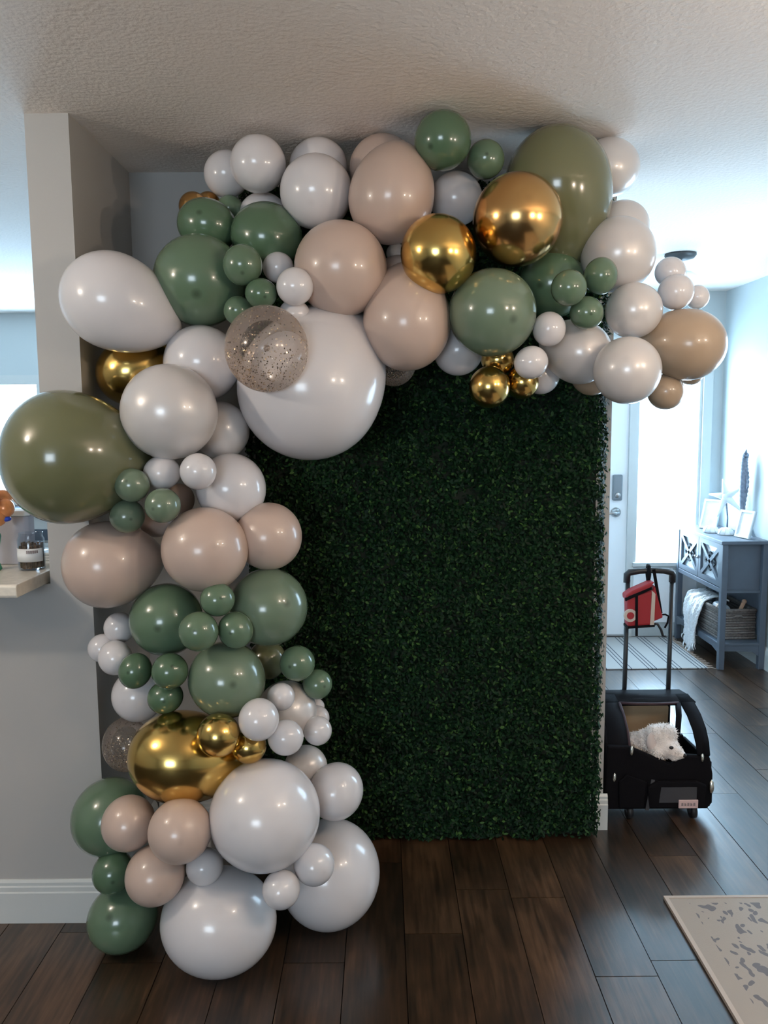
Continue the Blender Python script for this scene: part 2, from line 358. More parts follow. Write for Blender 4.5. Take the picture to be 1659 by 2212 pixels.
# kitchen far wall with window
m = MB(); kx0, kx1, kz0, kz1 = -3.7, -1.75, 0.98, 1.88
m.box(XK, kx0, YK, YK + .1, -0.012, H).box(kx1, XC, YK, YK + .1, -0.012, H).box(kx0, kx1, YK, YK + .1, -0.012, kz0).box(kx0, kx1, YK, YK + .1, kz1, H)
struct(m.build('wall_kitchen', 'hall_paint'))
w = struct(MB().box(kx0 - .07, kx1 + .07, YK - .015, YK + .02, kz1, kz1 + .075).build('window_2', 'white_trim'), 'kitchen window with white casing')
MB().box(kx0 - .07, kx1 + .07, YK - .04, YK + .02, kz0 - .05, kz0).build('window_sill', 'white_trim', w)
for a in (kx0 - .07, (kx0 + kx1) / 2 - .03, kx1):
    MB().box(a, a + .07, YK - .015, YK + .03, kz0, kz1).build('window_frame', 'white_trim', w)
for a0, a1 in ((kx0, (kx0 + kx1) / 2 - .03), ((kx0 + kx1) / 2 + .04, kx1)):
    MB().box(a0, a1, YK + .03, YK + .036, kz0, kz1).build('pane', 'window_glass', w)
# entry wall with door and side window opening
dx0, dx1 = 0.845, 1.735; sx0, sx1, sz0, sz1 = 1.785, 2.245, 0.545, 2.02; dz = 2.045
m = MB()
m.box(XE, dx0, YD, YD + .12, -0.012, H).box(dx0, XR, YD, YD + .12, dz, H).box(sx1, XR, YD, YD + .12, -0.012, dz).box(dx1, sx0, YD, YD + .12, -0.012, dz)
m.box(sx0, sx1, YD, YD + .12, -0.012, sz0).box(sx0, sx1, YD, YD + .12, sz1, dz)
struct(m.build('wall_entry', 'hall_paint'), 'entry wall around the front door')
# front door
lx0, lx1, lz0, lz1 = 0.99, 1.53, 1.605, 1.90
d = struct(MB().box(dx0, lx0, YD + .01, YD + .055, .012, dz).box(lx1, dx1, YD + .01, YD + .055, .012, dz).box(lx0, lx1, YD + .01, YD + .055, .012, lz0).box(lx0, lx1, YD + .01, YD + .055, lz1, dz).build('door_1', 'door_white'), 'white panelled front door with lever handle')
for (px0, px1, pz0, pz1) in ((0.95, 1.245, 0.14, 0.70), (1.325, 1.60, 0.14, 0.70), (0.95, 1.245, 0.82, 1.46), (1.325, 1.60, 0.82, 1.46)):
    q = MB().box(px0, px1, YD + .004, YD + .011, pz0, pz1).build('door_panel', 'door_white', d, bevel=0.006)
    MB().box(px0 + .035, px1 - .035, YD - .002, YD + .006, pz0 + .035, pz1 - .035).build('raised_field', 'door_white', q, bevel=0.006)
MB().box(lx0 - .025, lx1 + .025, YD, YD + .01, lz0 - .025, lz0).box(lx0 - .025, lx1 + .025, YD, YD + .01, lz1, lz1 + .025).box(lx0 - .025, lx0, YD, YD + .01, lz0, lz1).box(lx1, lx1 + .025, YD, YD + .01, lz0, lz1).build('window_frame', 'door_white', d)
MB().box(lx0, lx1, YD + .03, YD + .035, lz0, lz1).build('pane', 'window_glass', d)
k = MB().box(1.625, 1.695, YD - .018, YD + .01, 0.99, 1.175).build('keypad_lock', 'grey_lock', d, bevel=0.01, label='grey keypad deadbolt')
MB().lathe([(0.020, YD - .018), (0.020, YD - .026), (0.014, YD - .029)], (1.66, 0, 1.03), 20, 'y').build('thumb_turn', 'nickel', k, True)
k = MB().lathe([(0.034, YD + .01), (0.034, YD - .004), (0.026, YD - .014), (0.013, YD - .018), (0.012, YD - .05), (0.012, YD - .056)], (1.655, 0, 0.905), 24, 'y').build('door_handle', 'nickel', d, True, label='satin nickel lever handle')
MB().tube([(1.655, YD - .05, .905), (1.62, YD - .053, .906), (1.58, YD - .052, .901), (1.545, YD - .046, .896)], [0.010, 0.0095, 0.008, 0.006], 10).build('lever', 'nickel', k, True)
struct(MB().box(dx1, sx0, YD - .015, YD + .002, 0, dz).build('trim_1', 'white_trim'))
struct(MB().box(XE, XR - .06, YD - .02, YD + .001, dz, dz + .09).build('trim_2', 'white_trim'))
struct(MB().box(XE, dx1, YD - .03, YD + .1, -0.012, .012).build('trim_3', 'nickel'), 'metal door threshold')
# side window beside the door
w = struct(MB().box(sx1, sx1 + .065, YD - .018, YD + .004, 0, dz).build('window_1', 'white_trim'), 'bright narrow side window beside the front door')
MB().box(sx0, sx1, YD - .012, YD + .004, .10, sz0 - .06).build('lower_panel', 'door_white', w, bevel=0.005)
MB().box(sx0 - .01, sx1 + .01, YD - .035, YD + .03, sz0 - .03, sz0).build('window_sill', 'white_trim', w, bevel=0.004)
MB().box(sx0, sx0 + .02, YD, YD + .08, sz0, sz1).box(sx1 - .02, sx1, YD, YD + .08, sz0, sz1).box(sx0 + .02, sx1 - .02, YD, YD + .08, sz1 - .02, sz1).build('window_frame', 'white_trim', w)
MB().box(sx0 + .02, sx1 - .02, YD + .04, YD + .046, sz0, sz1 - .02).build('pane', 'window_glass', w)

# baseboards
def baseboard(name, poly_x0, poly_x1, yface, label=None):
    """stepped profile against a wall facing -y"""
    y = yface
    pr = [(y, 0), (y - .016, 0), (y - .016, .100), (y - .013, .104), (y - .013, .118), (y - .010, .122), (y - .010, .132), (y - .004, .140), (y, .140)]
    return struct(MB().prism(pr, 'x', poly_x0, poly_x1).build(name, 'white_trim'), label)
baseboard('baseboard_left', XK, XC + .016, YC, 'white stepped baseboard under the half wall')
baseboard('baseboard_back', XC + .016, XE + .016, 0.0, 'white baseboard behind the hedge')
struct(MB().prism([(XC, 0), (XC + .016, 0), (XC + .016, .10), (XC + .010, .125), (XC, .14)], 'y', YC, -.016).build('baseboard_alcove', 'white_trim'))
struct(MB().prism([(XE, 0), (XE + .016, 0), (XE + .016, .10), (XE + .010, .125), (XE, .14)], 'y', 0.0, YD - .02).build('baseboard_hall', 'white_trim'))
struct(MB().prism([(XR, 0), (XR - .016, 0), (XR - .016, .10), (XR - .010, .125), (XR, .14)], 'y', -2.8, YD - .02).build('baseboard_right', 'white_trim'))

# floor planks, each its own piece
PW = 0.178
plank_mesh = {}
def plank_me(L_):
    if L_ not in plank_mesh:
        mb = MB().box(-PW / 2 + .0013, PW / 2 - .0013, -L_ / 2 + .0012, L_ / 2 - .0012, -0.0118, 0.0)
        me = bpy.data.meshes.new('plank'); me.from_pydata(mb.v, [], mb.f); me.materials.append(MATS['plank_wood'])
        bm = bmesh.new(); bm.from_mesh(me); bmesh.ops.recalc_face_normals(bm, faces=bm.faces)
        bm.to_mesh(me); bm.free()
        plank_mesh[L_] = me
    return plank_mesh[L_]
def plank(xc, y0, y1):
    L_ = round(y1 - y0, 3)
    if L_ < 0.02: return
    o = bpy.data.objects.new('plank', plank_me(L_)); COL.objects.link(o); o.parent = floor
    fl = floor['_w']; o.location = (xc - fl[0], (y0 + y1) / 2 - fl[1], 0.0 - fl[2] + random.uniform(-.0006, .0006))
x = -1.55
while x < XR:
    xc = x + PW / 2
    yend = YC if xc < XC else (0.0 if xc < XE - .02 else YD)
    y = -1.35 - random.uniform(0, 1.1)
    while y < yend:
        L_ = random.choice((1.22, 1.22, 1.22, 0.9))
        plank(min(xc, XR - PW / 2), max(y, -1.35), min(y + L_, yend)); y += L_
    x += PW

# ------------------------------------------------------------------ boxwood hedge panel
hx0, hx1, hz0, hz1, hy = -0.47, 0.775, 0.012, 2.36, -0.078
hedge = thing('boxwood_hedge_panel', ((hx0 + hx1) / 2, -0.05, 0), 'tall dark green artificial boxwood hedge panel standing against the wall', 'hedge panel')
for i in range(3):
    for j in range(5):
        a0 = hx0 + .012 + (hx1 - hx0 - .024) * i / 3; a1 = hx0 + .012 + (hx1 - hx0 - .024) * (i + 1) / 3
        b0 = hz0 + (hz1 - hz0) * j / 5; b1 = hz0 + (hz1 - hz0) * (j + 1) / 5
        MB().box(a0 + .001, a1 - .001, -0.062, -0.030, b0 + .001, b1 - .001).build('backing_tile', 'hedge_backing', hedge)
def foliage(n, edge):
    x = rng.uniform(hx0, hx1, n); z = rng.uniform(hz0, hz1, n); y = hy + rng.normal(0, 0.012, n)
    # sprigs: leaves gather in little rosettes
    ns = 5200; sxp = rng.uniform(hx0, hx1, ns); szp = rng.uniform(hz0, hz1, ns); syp = hy + rng.normal(0, .009, ns)
    pick = rng.integers(0, ns, n); a = rng.uniform(0, 2 * np.pi, n); rad = 0.026 * np.sqrt(rng.uniform(0, 1, n))
    g = rng.uniform(0, 1, n) < .75
    x = np.where(g, sxp[pick] + rad * np.cos(a), x); z = np.where(g, szp[pick] + rad * np.sin(a), z); y = np.where(g, syp[pick] + rad * .55 - .010 + rng.normal(0, .004, n), y)
    # leaves round the side edges
    ne = edge; side = rng.uniform(0, 1, ne) < .5
    ex = np.where(side, hx0, hx1) + np.abs(rng.normal(0, .009, ne)) * np.where(side, -1, 1); ez = rng.uniform(hz0, hz1, ne); ey = rng.uniform(hy - .01, -.03, ne)
    x = np.concatenate([x, ex]); y = np.concatenate([y, ey]); z = np.concatenate([z, ez]); N = len(x)
    z = np.clip(z, .014, None)
    nrm = np.stack([rng.normal(0, .55, N), -np.ones(N), rng.normal(.25, .55, N)], 1); nrm[n:, 0] += np.where(side, -1.4, 1.4)
    nrm /= np.linalg.norm(nrm, axis=1)[:, None]
    t = rng.normal(0, 1, (N, 3)); t -= (t * nrm).sum(1)[:, None] * nrm; t /= np.linalg.norm(t, axis=1)[:, None]; s = np.cross(nrm, t)
    ln = rng.uniform(.006, .0105, N)[:, None]; wd = ln * rng.uniform(.42, .6, N)[:, None]; c = np.stack([x, y, z], 1)
    # six-point leaf blade folded a little along its midrib
    P = [c - t * ln, c - t * ln * .25 + s * wd + nrm * wd * .25, c + t * ln * .45 + s * wd * .8 + nrm * wd * .2, c + t * ln, c + t * ln * .45 - s * wd * .8 + nrm * wd * .2, c - t * ln * .25 - s * wd + nrm * wd * .25]
    V = np.stack(P, 1).reshape(-1, 3) - np.array(hedge['_w'][:])
    me = bpy.data.meshes.new('foliage'); me.vertices.add(N * 6); me.vertices.foreach_set('co', V.ravel())
    me.loops.add(N * 8); me.polygons.add(N * 2)
    base = (np.arange(N) * 6)[:, None]; lv = np.concatenate([base + np.array([0, 1, 2, 3]), base + np.array([0, 3, 4, 5])], 1)
    me.loops.foreach_set('vertex_index', lv.ravel()); me.polygons.foreach_set('loop_start', np.arange(0, N * 8, 4)); me.update(); me.validate()
    me.materials.append(MATS['boxwood_leaf'])
    o = bpy.data.objects.new('foliage', me); COL.objects.link(o); o.parent = hedge; o['kind'] = 'stuff'
foliage(105000, 9000)

# ------------------------------------------------------------------ balloons
def balloon_profile(tail, power, n=30):
    pr = []
    for i in range(n + 1):
        ph = math.pi * i / n; c = -math.cos(ph); s = math.sin(ph)
        if c <= 0: pr.append((max(s, 1e-4), c))
        else:
            r = s ** power; pr.append((max(r, 0.035), c * tail))
    return pr
def balloon_mesh(name, m, tail, power):
    mb = MB().lathe(balloon_profile(tail, power), n=52)
    me = bpy.data.meshes.new(name); me.from_pydata(mb.v, [], mb.f); me.materials.append(MATS[m])
    bm = bmesh.new(); bm.from_mesh(me); bmesh.ops.recalc_face_normals(bm, faces=bm.faces); bm.to_mesh(me); bm.free()
    me.polygons.foreach_set('use_smooth', [True] * len(me.polygons)); return me
def knot_mesh(m, tail):
    mb = MB().lathe([(0.034, tail - .02), (0.030, tail + .015), (0.055, tail + .04), (0.06, tail + .06), (0.035, tail + .075), (0.05, tail + .11), (0.075, tail + .14), (0.07, tail + .15)], n=14)
    me = bpy.data.meshes.new('knot'); me.from_pydata(mb.v, [], mb.f); me.materials.append(MATS[m]); me.polygons.foreach_set('use_smooth', [True] * len(me.polygons)); return me
def glitter_mesh():
    n = 2000; u = rng.normal(0, 1, (n, 3)); u[:, 2] = u[:, 2]; u /= np.linalg.norm(u, axis=1)[:, None]
    k = rng.uniform(0, 1, n) < .55; u[k, 1] = -np.abs(u[k, 1]); u /= np.linalg.norm(u, axis=1)[:, None]
    c = u * 0.985; t = rng.normal(0, 1, (n, 3)); t -= (t * u).sum(1)[:, None] * u; t /= np.linalg.norm(t, axis=1)[:, None]
    nn = u + rng.normal(0, .5, (n, 3)); nn /= np.linalg.norm(nn, axis=1)[:, None]; t -= (t * nn).sum(1)[:, None] * nn; t /= np.linalg.norm(t, axis=1)[:, None]; s = np.cross(nn, t)
    h = rng.uniform(.010, .026, n)[:, None]; V = np.stack([c - t * h, c + s * h, c + t * h, c - s * h], 1).reshape(-1, 3)
    V *= np.minimum(1, .99 / np.linalg.norm(V, axis=1))[:, None]
    me = bpy.data.meshes.new('glitter'); me.from_pydata(V.tolist(), [], (np.arange(n * 4).reshape(-1, 4)).tolist()); me.materials.append(MATS['glitter']); return me
KIND = {'white': ('latex_balloon', 'latex_white', 'white balloons of the garland'), 'pearl': ('latex_balloon', 'latex_pearl', 'pearl white balloons of the garland'),
        'nude': ('latex_balloon', 'latex_nude', 'beige balloons of the garland'), 'sand': ('latex_balloon', 'latex_sand', 'sand balloons of the garland'),
        'green': ('latex_balloon', 'latex_green', 'green balloons of the garland'), 'sage': ('latex_balloon', 'latex_sage', 'sage balloons of the garland'), 'dark': ('latex_balloon', 'latex_dark_green', 'dark green balloons of the garland'), 'copper': ('chrome_balloon', 'chrome_copper', 'chrome gold balloons of the garland'), 'olive': ('latex_balloon', 'latex_olive', 'olive balloons of the garland'),
        'gold': ('chrome_balloon', 'chrome_gold', 'chrome gold balloons of the garland'), 'confetti': ('confetti_balloon', 'clear_balloon', 'clear glitter balloons of the garland')}
BM = {}
# colour, centre, half sizes across / up / deep, tail direction (None: the neck points into the garland), label
BALLOONS = [
    ('white', (-0.4818, -0.3213, 2.3368), (0.0681, 0.0719, 0.0700), None, 'white balloon topmost left of the arch, half behind its rounder neighbour'),
    ('white', (-0.3677, -0.4325, 2.3321), (0.0847, 0.0798, 0.0823), None, 'round white balloon at the upper left corner of the arch, nearest the ceiling'),
    ('white', (-0.1940, -0.3347, 2.3552), (0.0903, 0.0818, 0.0860), None, 'white balloon peeking over a larger white one under the ceiling'),
    ('white', (-0.1924, -0.4658, 2.2404), (0.1064, 0.1068, 0.1066), None, 'large white balloon between the dark green pair and the top beige balloon'),
    ('nude', (0.0057, -0.3565, 2.3414), (0.1027, 0.0956, 0.0991), None, 'grey beige balloon in shade behind the top egg shaped beige balloon'),
    ('nude', (0.0288, -0.5168, 2.2090), (0.1221, 0.1349, 0.1285), (0.17, 0.43, 0.88), 'egg shaped beige balloon at the top of the arch, left of the chrome gold pair'),
    ('white', (0.2283, -0.3879, 2.2378), (0.0817, 0.0790, 0.0804), None, 'white balloon wedged behind the two large chrome gold balloons'),
    ('dark', (0.1756, -0.5459, 2.3559), (0.0800, 0.0811, 0.0806), None, 'dark green balloon touching the ceiling at the highest point of the arch'),
    ('green', (0.3055, -0.4890, 2.3221), (0.0549, 0.0544, 0.0547), None, 'small green balloon between the highest green balloon and the big olive one'),
    ('olive', (0.5307, -0.4269, 2.2543), (0.1590, 0.1792, 0.1691), (0.16, 0.22, -0.96), 'very large olive green balloon at the upper right of the arch'),
    ('pearl', (0.7137, -0.3123, 2.3489), (0.0936, 0.0879, 0.0907), None, 'pearl white balloon behind the right side of the upper right olive balloon'),
    ('copper', (0.3810, -0.6070, 2.1232), (0.1240, 0.1265, 0.1253), None, 'largest chrome gold balloon of the top arch, with a coppery sheen'),
    ('gold', (0.1575, -0.6334, 2.0254), (0.1040, 0.1090, 0.1065), None, 'yellow chrome gold balloon left of the coppery gold one at top'),
    ('pearl', (0.7512, -0.3339, 2.1611), (0.0862, 0.0820, 0.0841), None, 'pearl white balloon mostly hidden at upper right between olive and pearl balloons'),
    ('pearl', (0.7034, -0.4716, 2.0521), (0.1111, 0.1076, 0.1093), None, 'large pearl white balloon below the upper right olive balloon'),
    ('dark', (0.5188, -0.4176, 1.9766), (0.1011, 0.1034, 0.1022), None, 'deep green balloon in shade under the largest top gold balloon'),
    ('sage', (0.3142, -0.5958, 1.8690), (0.1215, 0.1254, 0.1235), None, 'large sage green balloon under the yellow gold balloon of the arch'),
    ('green', (0.5196, -0.6444, 1.9289), (0.0489, 0.0496, 0.0492), None, 'small green balloon at the left of the trio on the right arch'),
    ('green', (0.6237, -0.5842, 1.9712), (0.0458, 0.0519, 0.0488), None, 'small green balloon at the top of the trio on the right arch'),
    ('green', (0.5819, -0.5961, 1.8667), (0.0486, 0.0461, 0.0473), None, 'small green balloon at the bottom of the trio on the right arch'),
    ('pearl', (0.7325, -0.5393, 1.8795), (0.0799, 0.0799, 0.0799), None, 'pearl white balloon right of the small green trio, above another pearl one'),
    ('white', (0.8812, -0.4138, 2.0100), (0.0466, 0.0447, 0.0457), None, 'small white balloon at far right, uppermost of three by the ceiling fixture'),
    ('white', (0.8774, -0.4770, 1.9408), (0.0519, 0.0533, 0.0526), None, 'small white balloon at far right, middle and frontmost of three'),
    ('white', (0.9626, -0.4225, 1.9334), (0.0356, 0.0369, 0.0362), None, 'smallest white balloon at far right, peeping out above the sand balloon'),
    ('sand', (0.9134, -0.4948, 1.7839), (0.1098, 0.1042, 0.1070), (-0.91, 0.36, 0.21), 'large sand beige balloon at the far right end of the arch'),
    ('pearl', (0.6965, -0.6147, 1.7032), (0.0946, 0.0948, 0.0947), None, 'large pearl white balloon hanging lowest over the front door'),
    ('sand', (0.8639, -0.4549, 1.6476), (0.0547, 0.0545, 0.0546), None, 'small brownish sand balloon hanging below the large sand one'),
    ('sand', (0.9620, -0.3924, 1.7106), (0.0405, 0.0413, 0.0409), None, 'little sand balloon sliver peeking out under the far right sand balloon'),
    ('pearl', (0.5946, -0.4710, 1.7655), (0.0977, 0.0918, 0.0948), (-0.81, 0.38, 0.44), 'greyish pearl balloon between the small green trio and lowest pearl one'),
    ('white', (0.4747, -0.6012, 1.8218), (0.0465, 0.0489, 0.0477), None, 'small white balloon right of the large sage green one, upper of two'),
    ('white', (0.4224, -0.6119, 1.7279), (0.0493, 0.0454, 0.0473), None, 'small white balloon next to the gold trio, lower of two'),
    ('gold', (0.3105, -0.5640, 1.6617), (0.0589, 0.0614, 0.0602), None, 'small chrome gold balloon at lower left of the hanging gold trio'),
    ('gold', (0.3434, -0.4992, 1.7448), (0.0493, 0.0489, 0.0491), None, 'small chrome gold balloon at the top of the hanging gold trio'),
    ('gold', (0.4161, -0.5070, 1.6769), (0.0490, 0.0491, 0.0491), None, 'small chrome gold balloon at lower right of the hanging gold trio'),
    ('sand', (0.6586, -0.3640, 1.7019), (0.0652, 0.0591, 0.0622), None, 'brown sand balloon sliver at the top right corner of the hedge panel'),
    ('white', (0.4933, -0.3934, 1.7017), (0.0568, 0.0570, 0.0569), None, 'shaded white balloon behind the right gold of the hanging trio'),
    ('white', (0.2313, -0.4401, 1.7781), (0.0761, 0.0763, 0.0762), None, 'shaded white balloon under the large sage green balloon, against the hedge'),
    ('nude', (0.0609, -0.4039, 1.9856), (0.0938, 0.0820, 0.0879), None, 'greyish beige balloon in shade under the yellow gold balloon'),
    ('nude', (0.0713, -0.5554, 1.8488), (0.1276, 0.1412, 0.1344), (0.01, 0.43, 0.90), 'large beige balloon left of the large sage green one, above the hedge'),
    ('nude', (-0.1181, -0.5656, 2.0002), (0.1312, 0.1359, 0.1336), None, 'large beige balloon right of the two smallest white ones, mid arch'),
    ('white', (0.0449, -0.2929, 2.0994), (0.0325, 0.0281, 0.0303), None, 'tiny glimpse of white balloon between two beige ones and gold'),
    ('sand', (-0.0779, -0.3733, 1.8791), (0.0578, 0.0563, 0.0570), None, 'shaded brown beige balloon behind the mid arch beige balloon'),
    ('confetti', (0.0337, -0.3891, 1.7402), (0.0694, 0.0669, 0.0681), None, 'dark clear confetti balloon half hidden beside the huge white balloon'),
    ('white', (-0.3013, -0.5325, 2.0117), (0.0454, 0.0438, 0.0446), None, 'small white balloon between green cluster and beige balloon, upper of three'),
    ('white', (-0.2406, -0.6589, 1.9368), (0.0508, 0.0517, 0.0512), None, 'small bright white balloon in front of beige, middle of three'),
    ('white', (-0.2503, -0.5957, 1.8700), (0.0446, 0.0422, 0.0434), None, 'small pinkish white balloon behind the clear confetti one, lowest of three'),
    ('white', (-0.2170, -0.5269, 1.6638), (0.2158, 0.2102, 0.2130), (0.48, 0.42, 0.77), "huge pinkish white balloon overlapping the hedge panel's upper left"),
    ('confetti', (-0.3090, -0.7560, 1.7590), (0.1111, 0.1148, 0.1130), None, 'clear balloon full of gold glitter in front of the huge white balloon'),
    ('green', (-0.5314, -0.5325, 1.9757), (0.1327, 0.1308, 0.1318), None, 'largest green balloon of the upper left cluster'),
    ('dark', (-0.5222, -0.4489, 2.1518), (0.0906, 0.0756, 0.0831), None, 'dark green balloon above the largest of the upper left cluster'),
    ('dark', (-0.3444, -0.4592, 2.1158), (0.1093, 0.0940, 0.1017), None, 'dark green balloon right of its twin in the upper left cluster'),
    ('green', (-0.4720, -0.3370, 2.2280), (0.0426, 0.0405, 0.0415), None, 'little green balloon peeking out behind the upper left green pair'),
    ('copper', (-0.5864, -0.3348, 2.2351), (0.0450, 0.0459, 0.0454), None, 'small copper gold balloon left of two behind the upper left greens'),
    ('copper', (-0.5528, -0.2728, 2.2593), (0.0390, 0.0387, 0.0388), None, 'small copper gold balloon right of two behind the upper left greens'),
    ('white', (-0.3693, -0.3228, 2.2027), (0.0805, 0.0751, 0.0778), None, 'white balloon mostly hidden behind the upper left dark green one'),
    ('green', (-0.3872, -0.6364, 1.9994), (0.0545, 0.0566, 0.0555), None, 'small green balloon in front of the largest upper left green one'),
    ('dark', (-0.3364, -0.6453, 1.9210), (0.0445, 0.0410, 0.0427), None, 'small dark green balloon just above the clear confetti balloon'),
    ('green', (-0.4111, -0.5944, 1.8819), (0.0402, 0.0422, 0.0412), None, 'small green balloon tucked left of the clear confetti balloon'),
    ('white', (-0.7632, -0.6063, 1.9102), (0.1451, 0.1330, 0.1391), (0.87, 0.29, -0.40), 'big white teardrop balloon sticking out left past the wall edge'),
    ('white', (-0.5287, -0.5448, 1.7395), (0.1151, 0.1040, 0.1096), None, 'white balloon left of the clear confetti balloon'),
    ('gold', (-0.7622, -0.4465, 1.7221), (0.1134, 0.0975, 0.1054), (0.86, 0.37, 0.35), 'chrome gold balloon squeezed between left white and olive balloons'),
    ('olive', (-0.8806, -0.7162, 1.4739), (0.1657, 0.1845, 0.1751), (0.94, 0.33, -0.05), 'huge olive green balloon at the left edge in front of wall'),
    ('pearl', (-0.5913, -0.6926, 1.5957), (0.1324, 0.1309, 0.1316), None, 'large pearl balloon beside the huge left olive one'),
    ('pearl', (-0.4866, -0.5221, 1.5432), (0.0840, 0.0866, 0.0853), None, 'pearl balloon in shade left of the huge pinkish white one'),
    ('white', (-0.6161, -0.7012, 1.4285), (0.0508, 0.0463, 0.0486), None, 'small white balloon under the large pearl one, left of two'),
    ('white', (-0.5029, -0.7559, 1.4348), (0.0489, 0.0489, 0.0489), None, 'small white balloon under the large pearl one, right of two'),
    ('white', (-0.4468, -0.5916, 1.3726), (0.1050, 0.0961, 0.1006), None, "medium white balloon at the hedge's left edge, above two beige ones"),
    ('sage', (-0.6827, -0.7599, 1.3989), (0.0467, 0.0464, 0.0465), None, 'small sage balloon at the top of the left trio by olive'),
    ('sage', (-0.7137, -0.7148, 1.3091), (0.0490, 0.0463, 0.0477), None, 'small sage balloon at lower left of the trio by olive'),
    ('sage', (-0.6004, -0.7663, 1.3433), (0.0472, 0.0477, 0.0474), None, 'small sage balloon at right of the trio by olive'),
    ('nude', (-0.6115, -0.5456, 1.3369), (0.0455, 0.0484, 0.0470), None, 'beige balloon sliver behind the small sage trio, upper one'),
    ('nude', (-0.6954, -0.4981, 1.2676), (0.0517, 0.0481, 0.0499), None, 'beige balloon sliver below the small sage trio, lower one'),
    ('nude', (-0.8068, -0.6412, 1.1596), (0.1201, 0.1256, 0.1229), (0.94, 0.34, 0.09), 'large beige balloon at far left beside the kitchen counter'),
    ('nude', (-0.5027, -0.7063, 1.2121), (0.1203, 0.1180, 0.1192), None, 'round beige balloon in the middle of the left column'),
    ('nude', (-0.3369, -0.6178, 1.2346), (0.0947, 0.0997, 0.0972), None, 'pinkish beige balloon against the hedge, right of a rounder beige one'),
    ('green', (-0.6382, -0.6396, 0.9962), (0.1029, 0.1071, 0.1050), None, 'large green balloon in left column under the far left beige one'),
    ('sage', (-0.3394, -0.6358, 1.0298), (0.1096, 0.1167, 0.1132), None, 'large sage balloon bulging over the hedge in the mid column'),
    ('green', (-0.4607, -0.7602, 1.0811), (0.0475, 0.0469, 0.0472), None, 'small green balloon, top of the trio between two large greens'),
    ('green', (-0.5055, -0.8049, 1.0033), (0.0526, 0.0546, 0.0536), None, 'small green balloon, left of the trio between two large greens'),
    ('green', (-0.4153, -0.7508, 0.9920), (0.0481, 0.0522, 0.0501), None, 'small green balloon, right of the trio between two large greens'),
    ('sage', (-0.4519, -0.7130, 0.8378), (0.1165, 0.1007, 0.1086), None, 'large sage balloon under the green trio, above the gold balloons'),
    ('white', (-0.7931, -0.5885, 0.9593), (0.0446, 0.0465, 0.0456), None, "small white balloon at column's left edge, uppermost of three"),
    ('white', (-0.8451, -0.5946, 0.8991), (0.0404, 0.0436, 0.0420), None, "small white balloon at column's left edge, leftmost of three"),
    ('white', (-0.7875, -0.6529, 0.8863), (0.0474, 0.0505, 0.0489), None, "small white balloon at column's left edge, lowest of three"),
    ('dark', (-0.7128, -0.7099, 0.8649), (0.0453, 0.0517, 0.0485), None, 'small dark green balloon, left of the lower trio beside whites'),
    ('dark', (-0.5991, -0.7636, 0.8798), (0.0510, 0.0492, 0.0501), None, 'small dark green balloon, right of the lower trio beside whites'),
    ('dark', (-0.6277, -0.7185, 0.7895), (0.0509, 0.0463, 0.0486), None, 'small dark green balloon, bottom of the lower trio beside whites'),
    ('white', (-0.7567, -0.5581, 0.7396), (0.0771, 0.0800, 0.0785), None, 'white balloon in shade behind the lower dark green trio'),
    ('olive', (-0.3611, -0.5463, 0.8430), (0.0602, 0.0584, 0.0593), None, 'olive brown balloon sliver between large sage balloons and hedge'),
    ('green', (-0.2571, -0.6545, 0.8654), (0.0510, 0.0518, 0.0514), None, 'small green balloon over the hedge, upper of two'),
    ('green', (-0.2029, -0.6081, 0.7865), (0.0441, 0.0446, 0.0443), None, 'small green balloon over the hedge, lower and rightmost of two'),
    ('pearl', (-0.2962, -0.6066, 0.7009), (0.0841, 0.0943, 0.0892), None, 'pearl balloon behind the cluster of small whites by the hedge'),
    ('white', (-0.2980, -0.7186, 0.7880), (0.0405, 0.0373, 0.0389), None, 'small white balloon at the top of the cluster beside gold'),
    ('white', (-0.3444, -0.8320, 0.7650), (0.0546, 0.0571, 0.0558), None, 'small bright white balloon at left of the cluster beside gold'),
    ('white', (-0.2789, -0.7846, 0.6941), (0.0498, 0.0483, 0.0491), None, 'small white balloon at bottom of the cluster beside gold'),
    ('white', (-0.2010, -0.6589, 0.6632), (0.0421, 0.0420, 0.0420), None, 'small white balloon against hedge, right of the white cluster'),
    ('white', (-0.2115, -0.5482, 0.6591), (0.0384, 0.0373, 0.0378), None, 'small white balloon half hidden above another against the hedge'),
    ('white', (-0.2163, -0.5029, 0.6793), (0.0246, 0.0240, 0.0243), None, 'tiny white balloon sliver under the rightmost small green one'),
    ('confetti', (-0.7933, -0.5749, 0.5909), (0.0713, 0.0815, 0.0764), None, "silvery glitter balloon at the column's left edge by the wall"),
    ('gold', (-0.5844, -0.7375, 0.6214), (0.1483, 0.1274, 0.1378), (0.93, 0.31, -0.18), 'biggest chrome gold balloon in the lower left column'),
    ('gold', (-0.4540, -0.8367, 0.7235), (0.0590, 0.0580, 0.0585), None, 'small chrome gold balloon in front of the biggest gold'),
    ('gold', (-0.3808, -0.7874, 0.6694), (0.0482, 0.0457, 0.0470), None, 'small chrome gold balloon under the bright white cluster'),
    ('pearl', (-0.2455, -0.5798, 0.5172), (0.0663, 0.0634, 0.0648), None, 'pearl balloon glowing in shade above the lower right white one'),
    ('white', (-0.1515, -0.6476, 0.4689), (0.0772, 0.0873, 0.0822), None, 'medium white balloon protruding right over the hedge near floor'),
    ('white', (-0.3400, -0.8088, 0.4811), (0.1515, 0.1504, 0.1509), None, 'large white balloon in the base, above the floor pair'),
    ('white', (-0.1793, -0.5745, 0.1663), (0.1554, 0.1643, 0.1598), None, 'large white balloon on the floor, right of the base'),
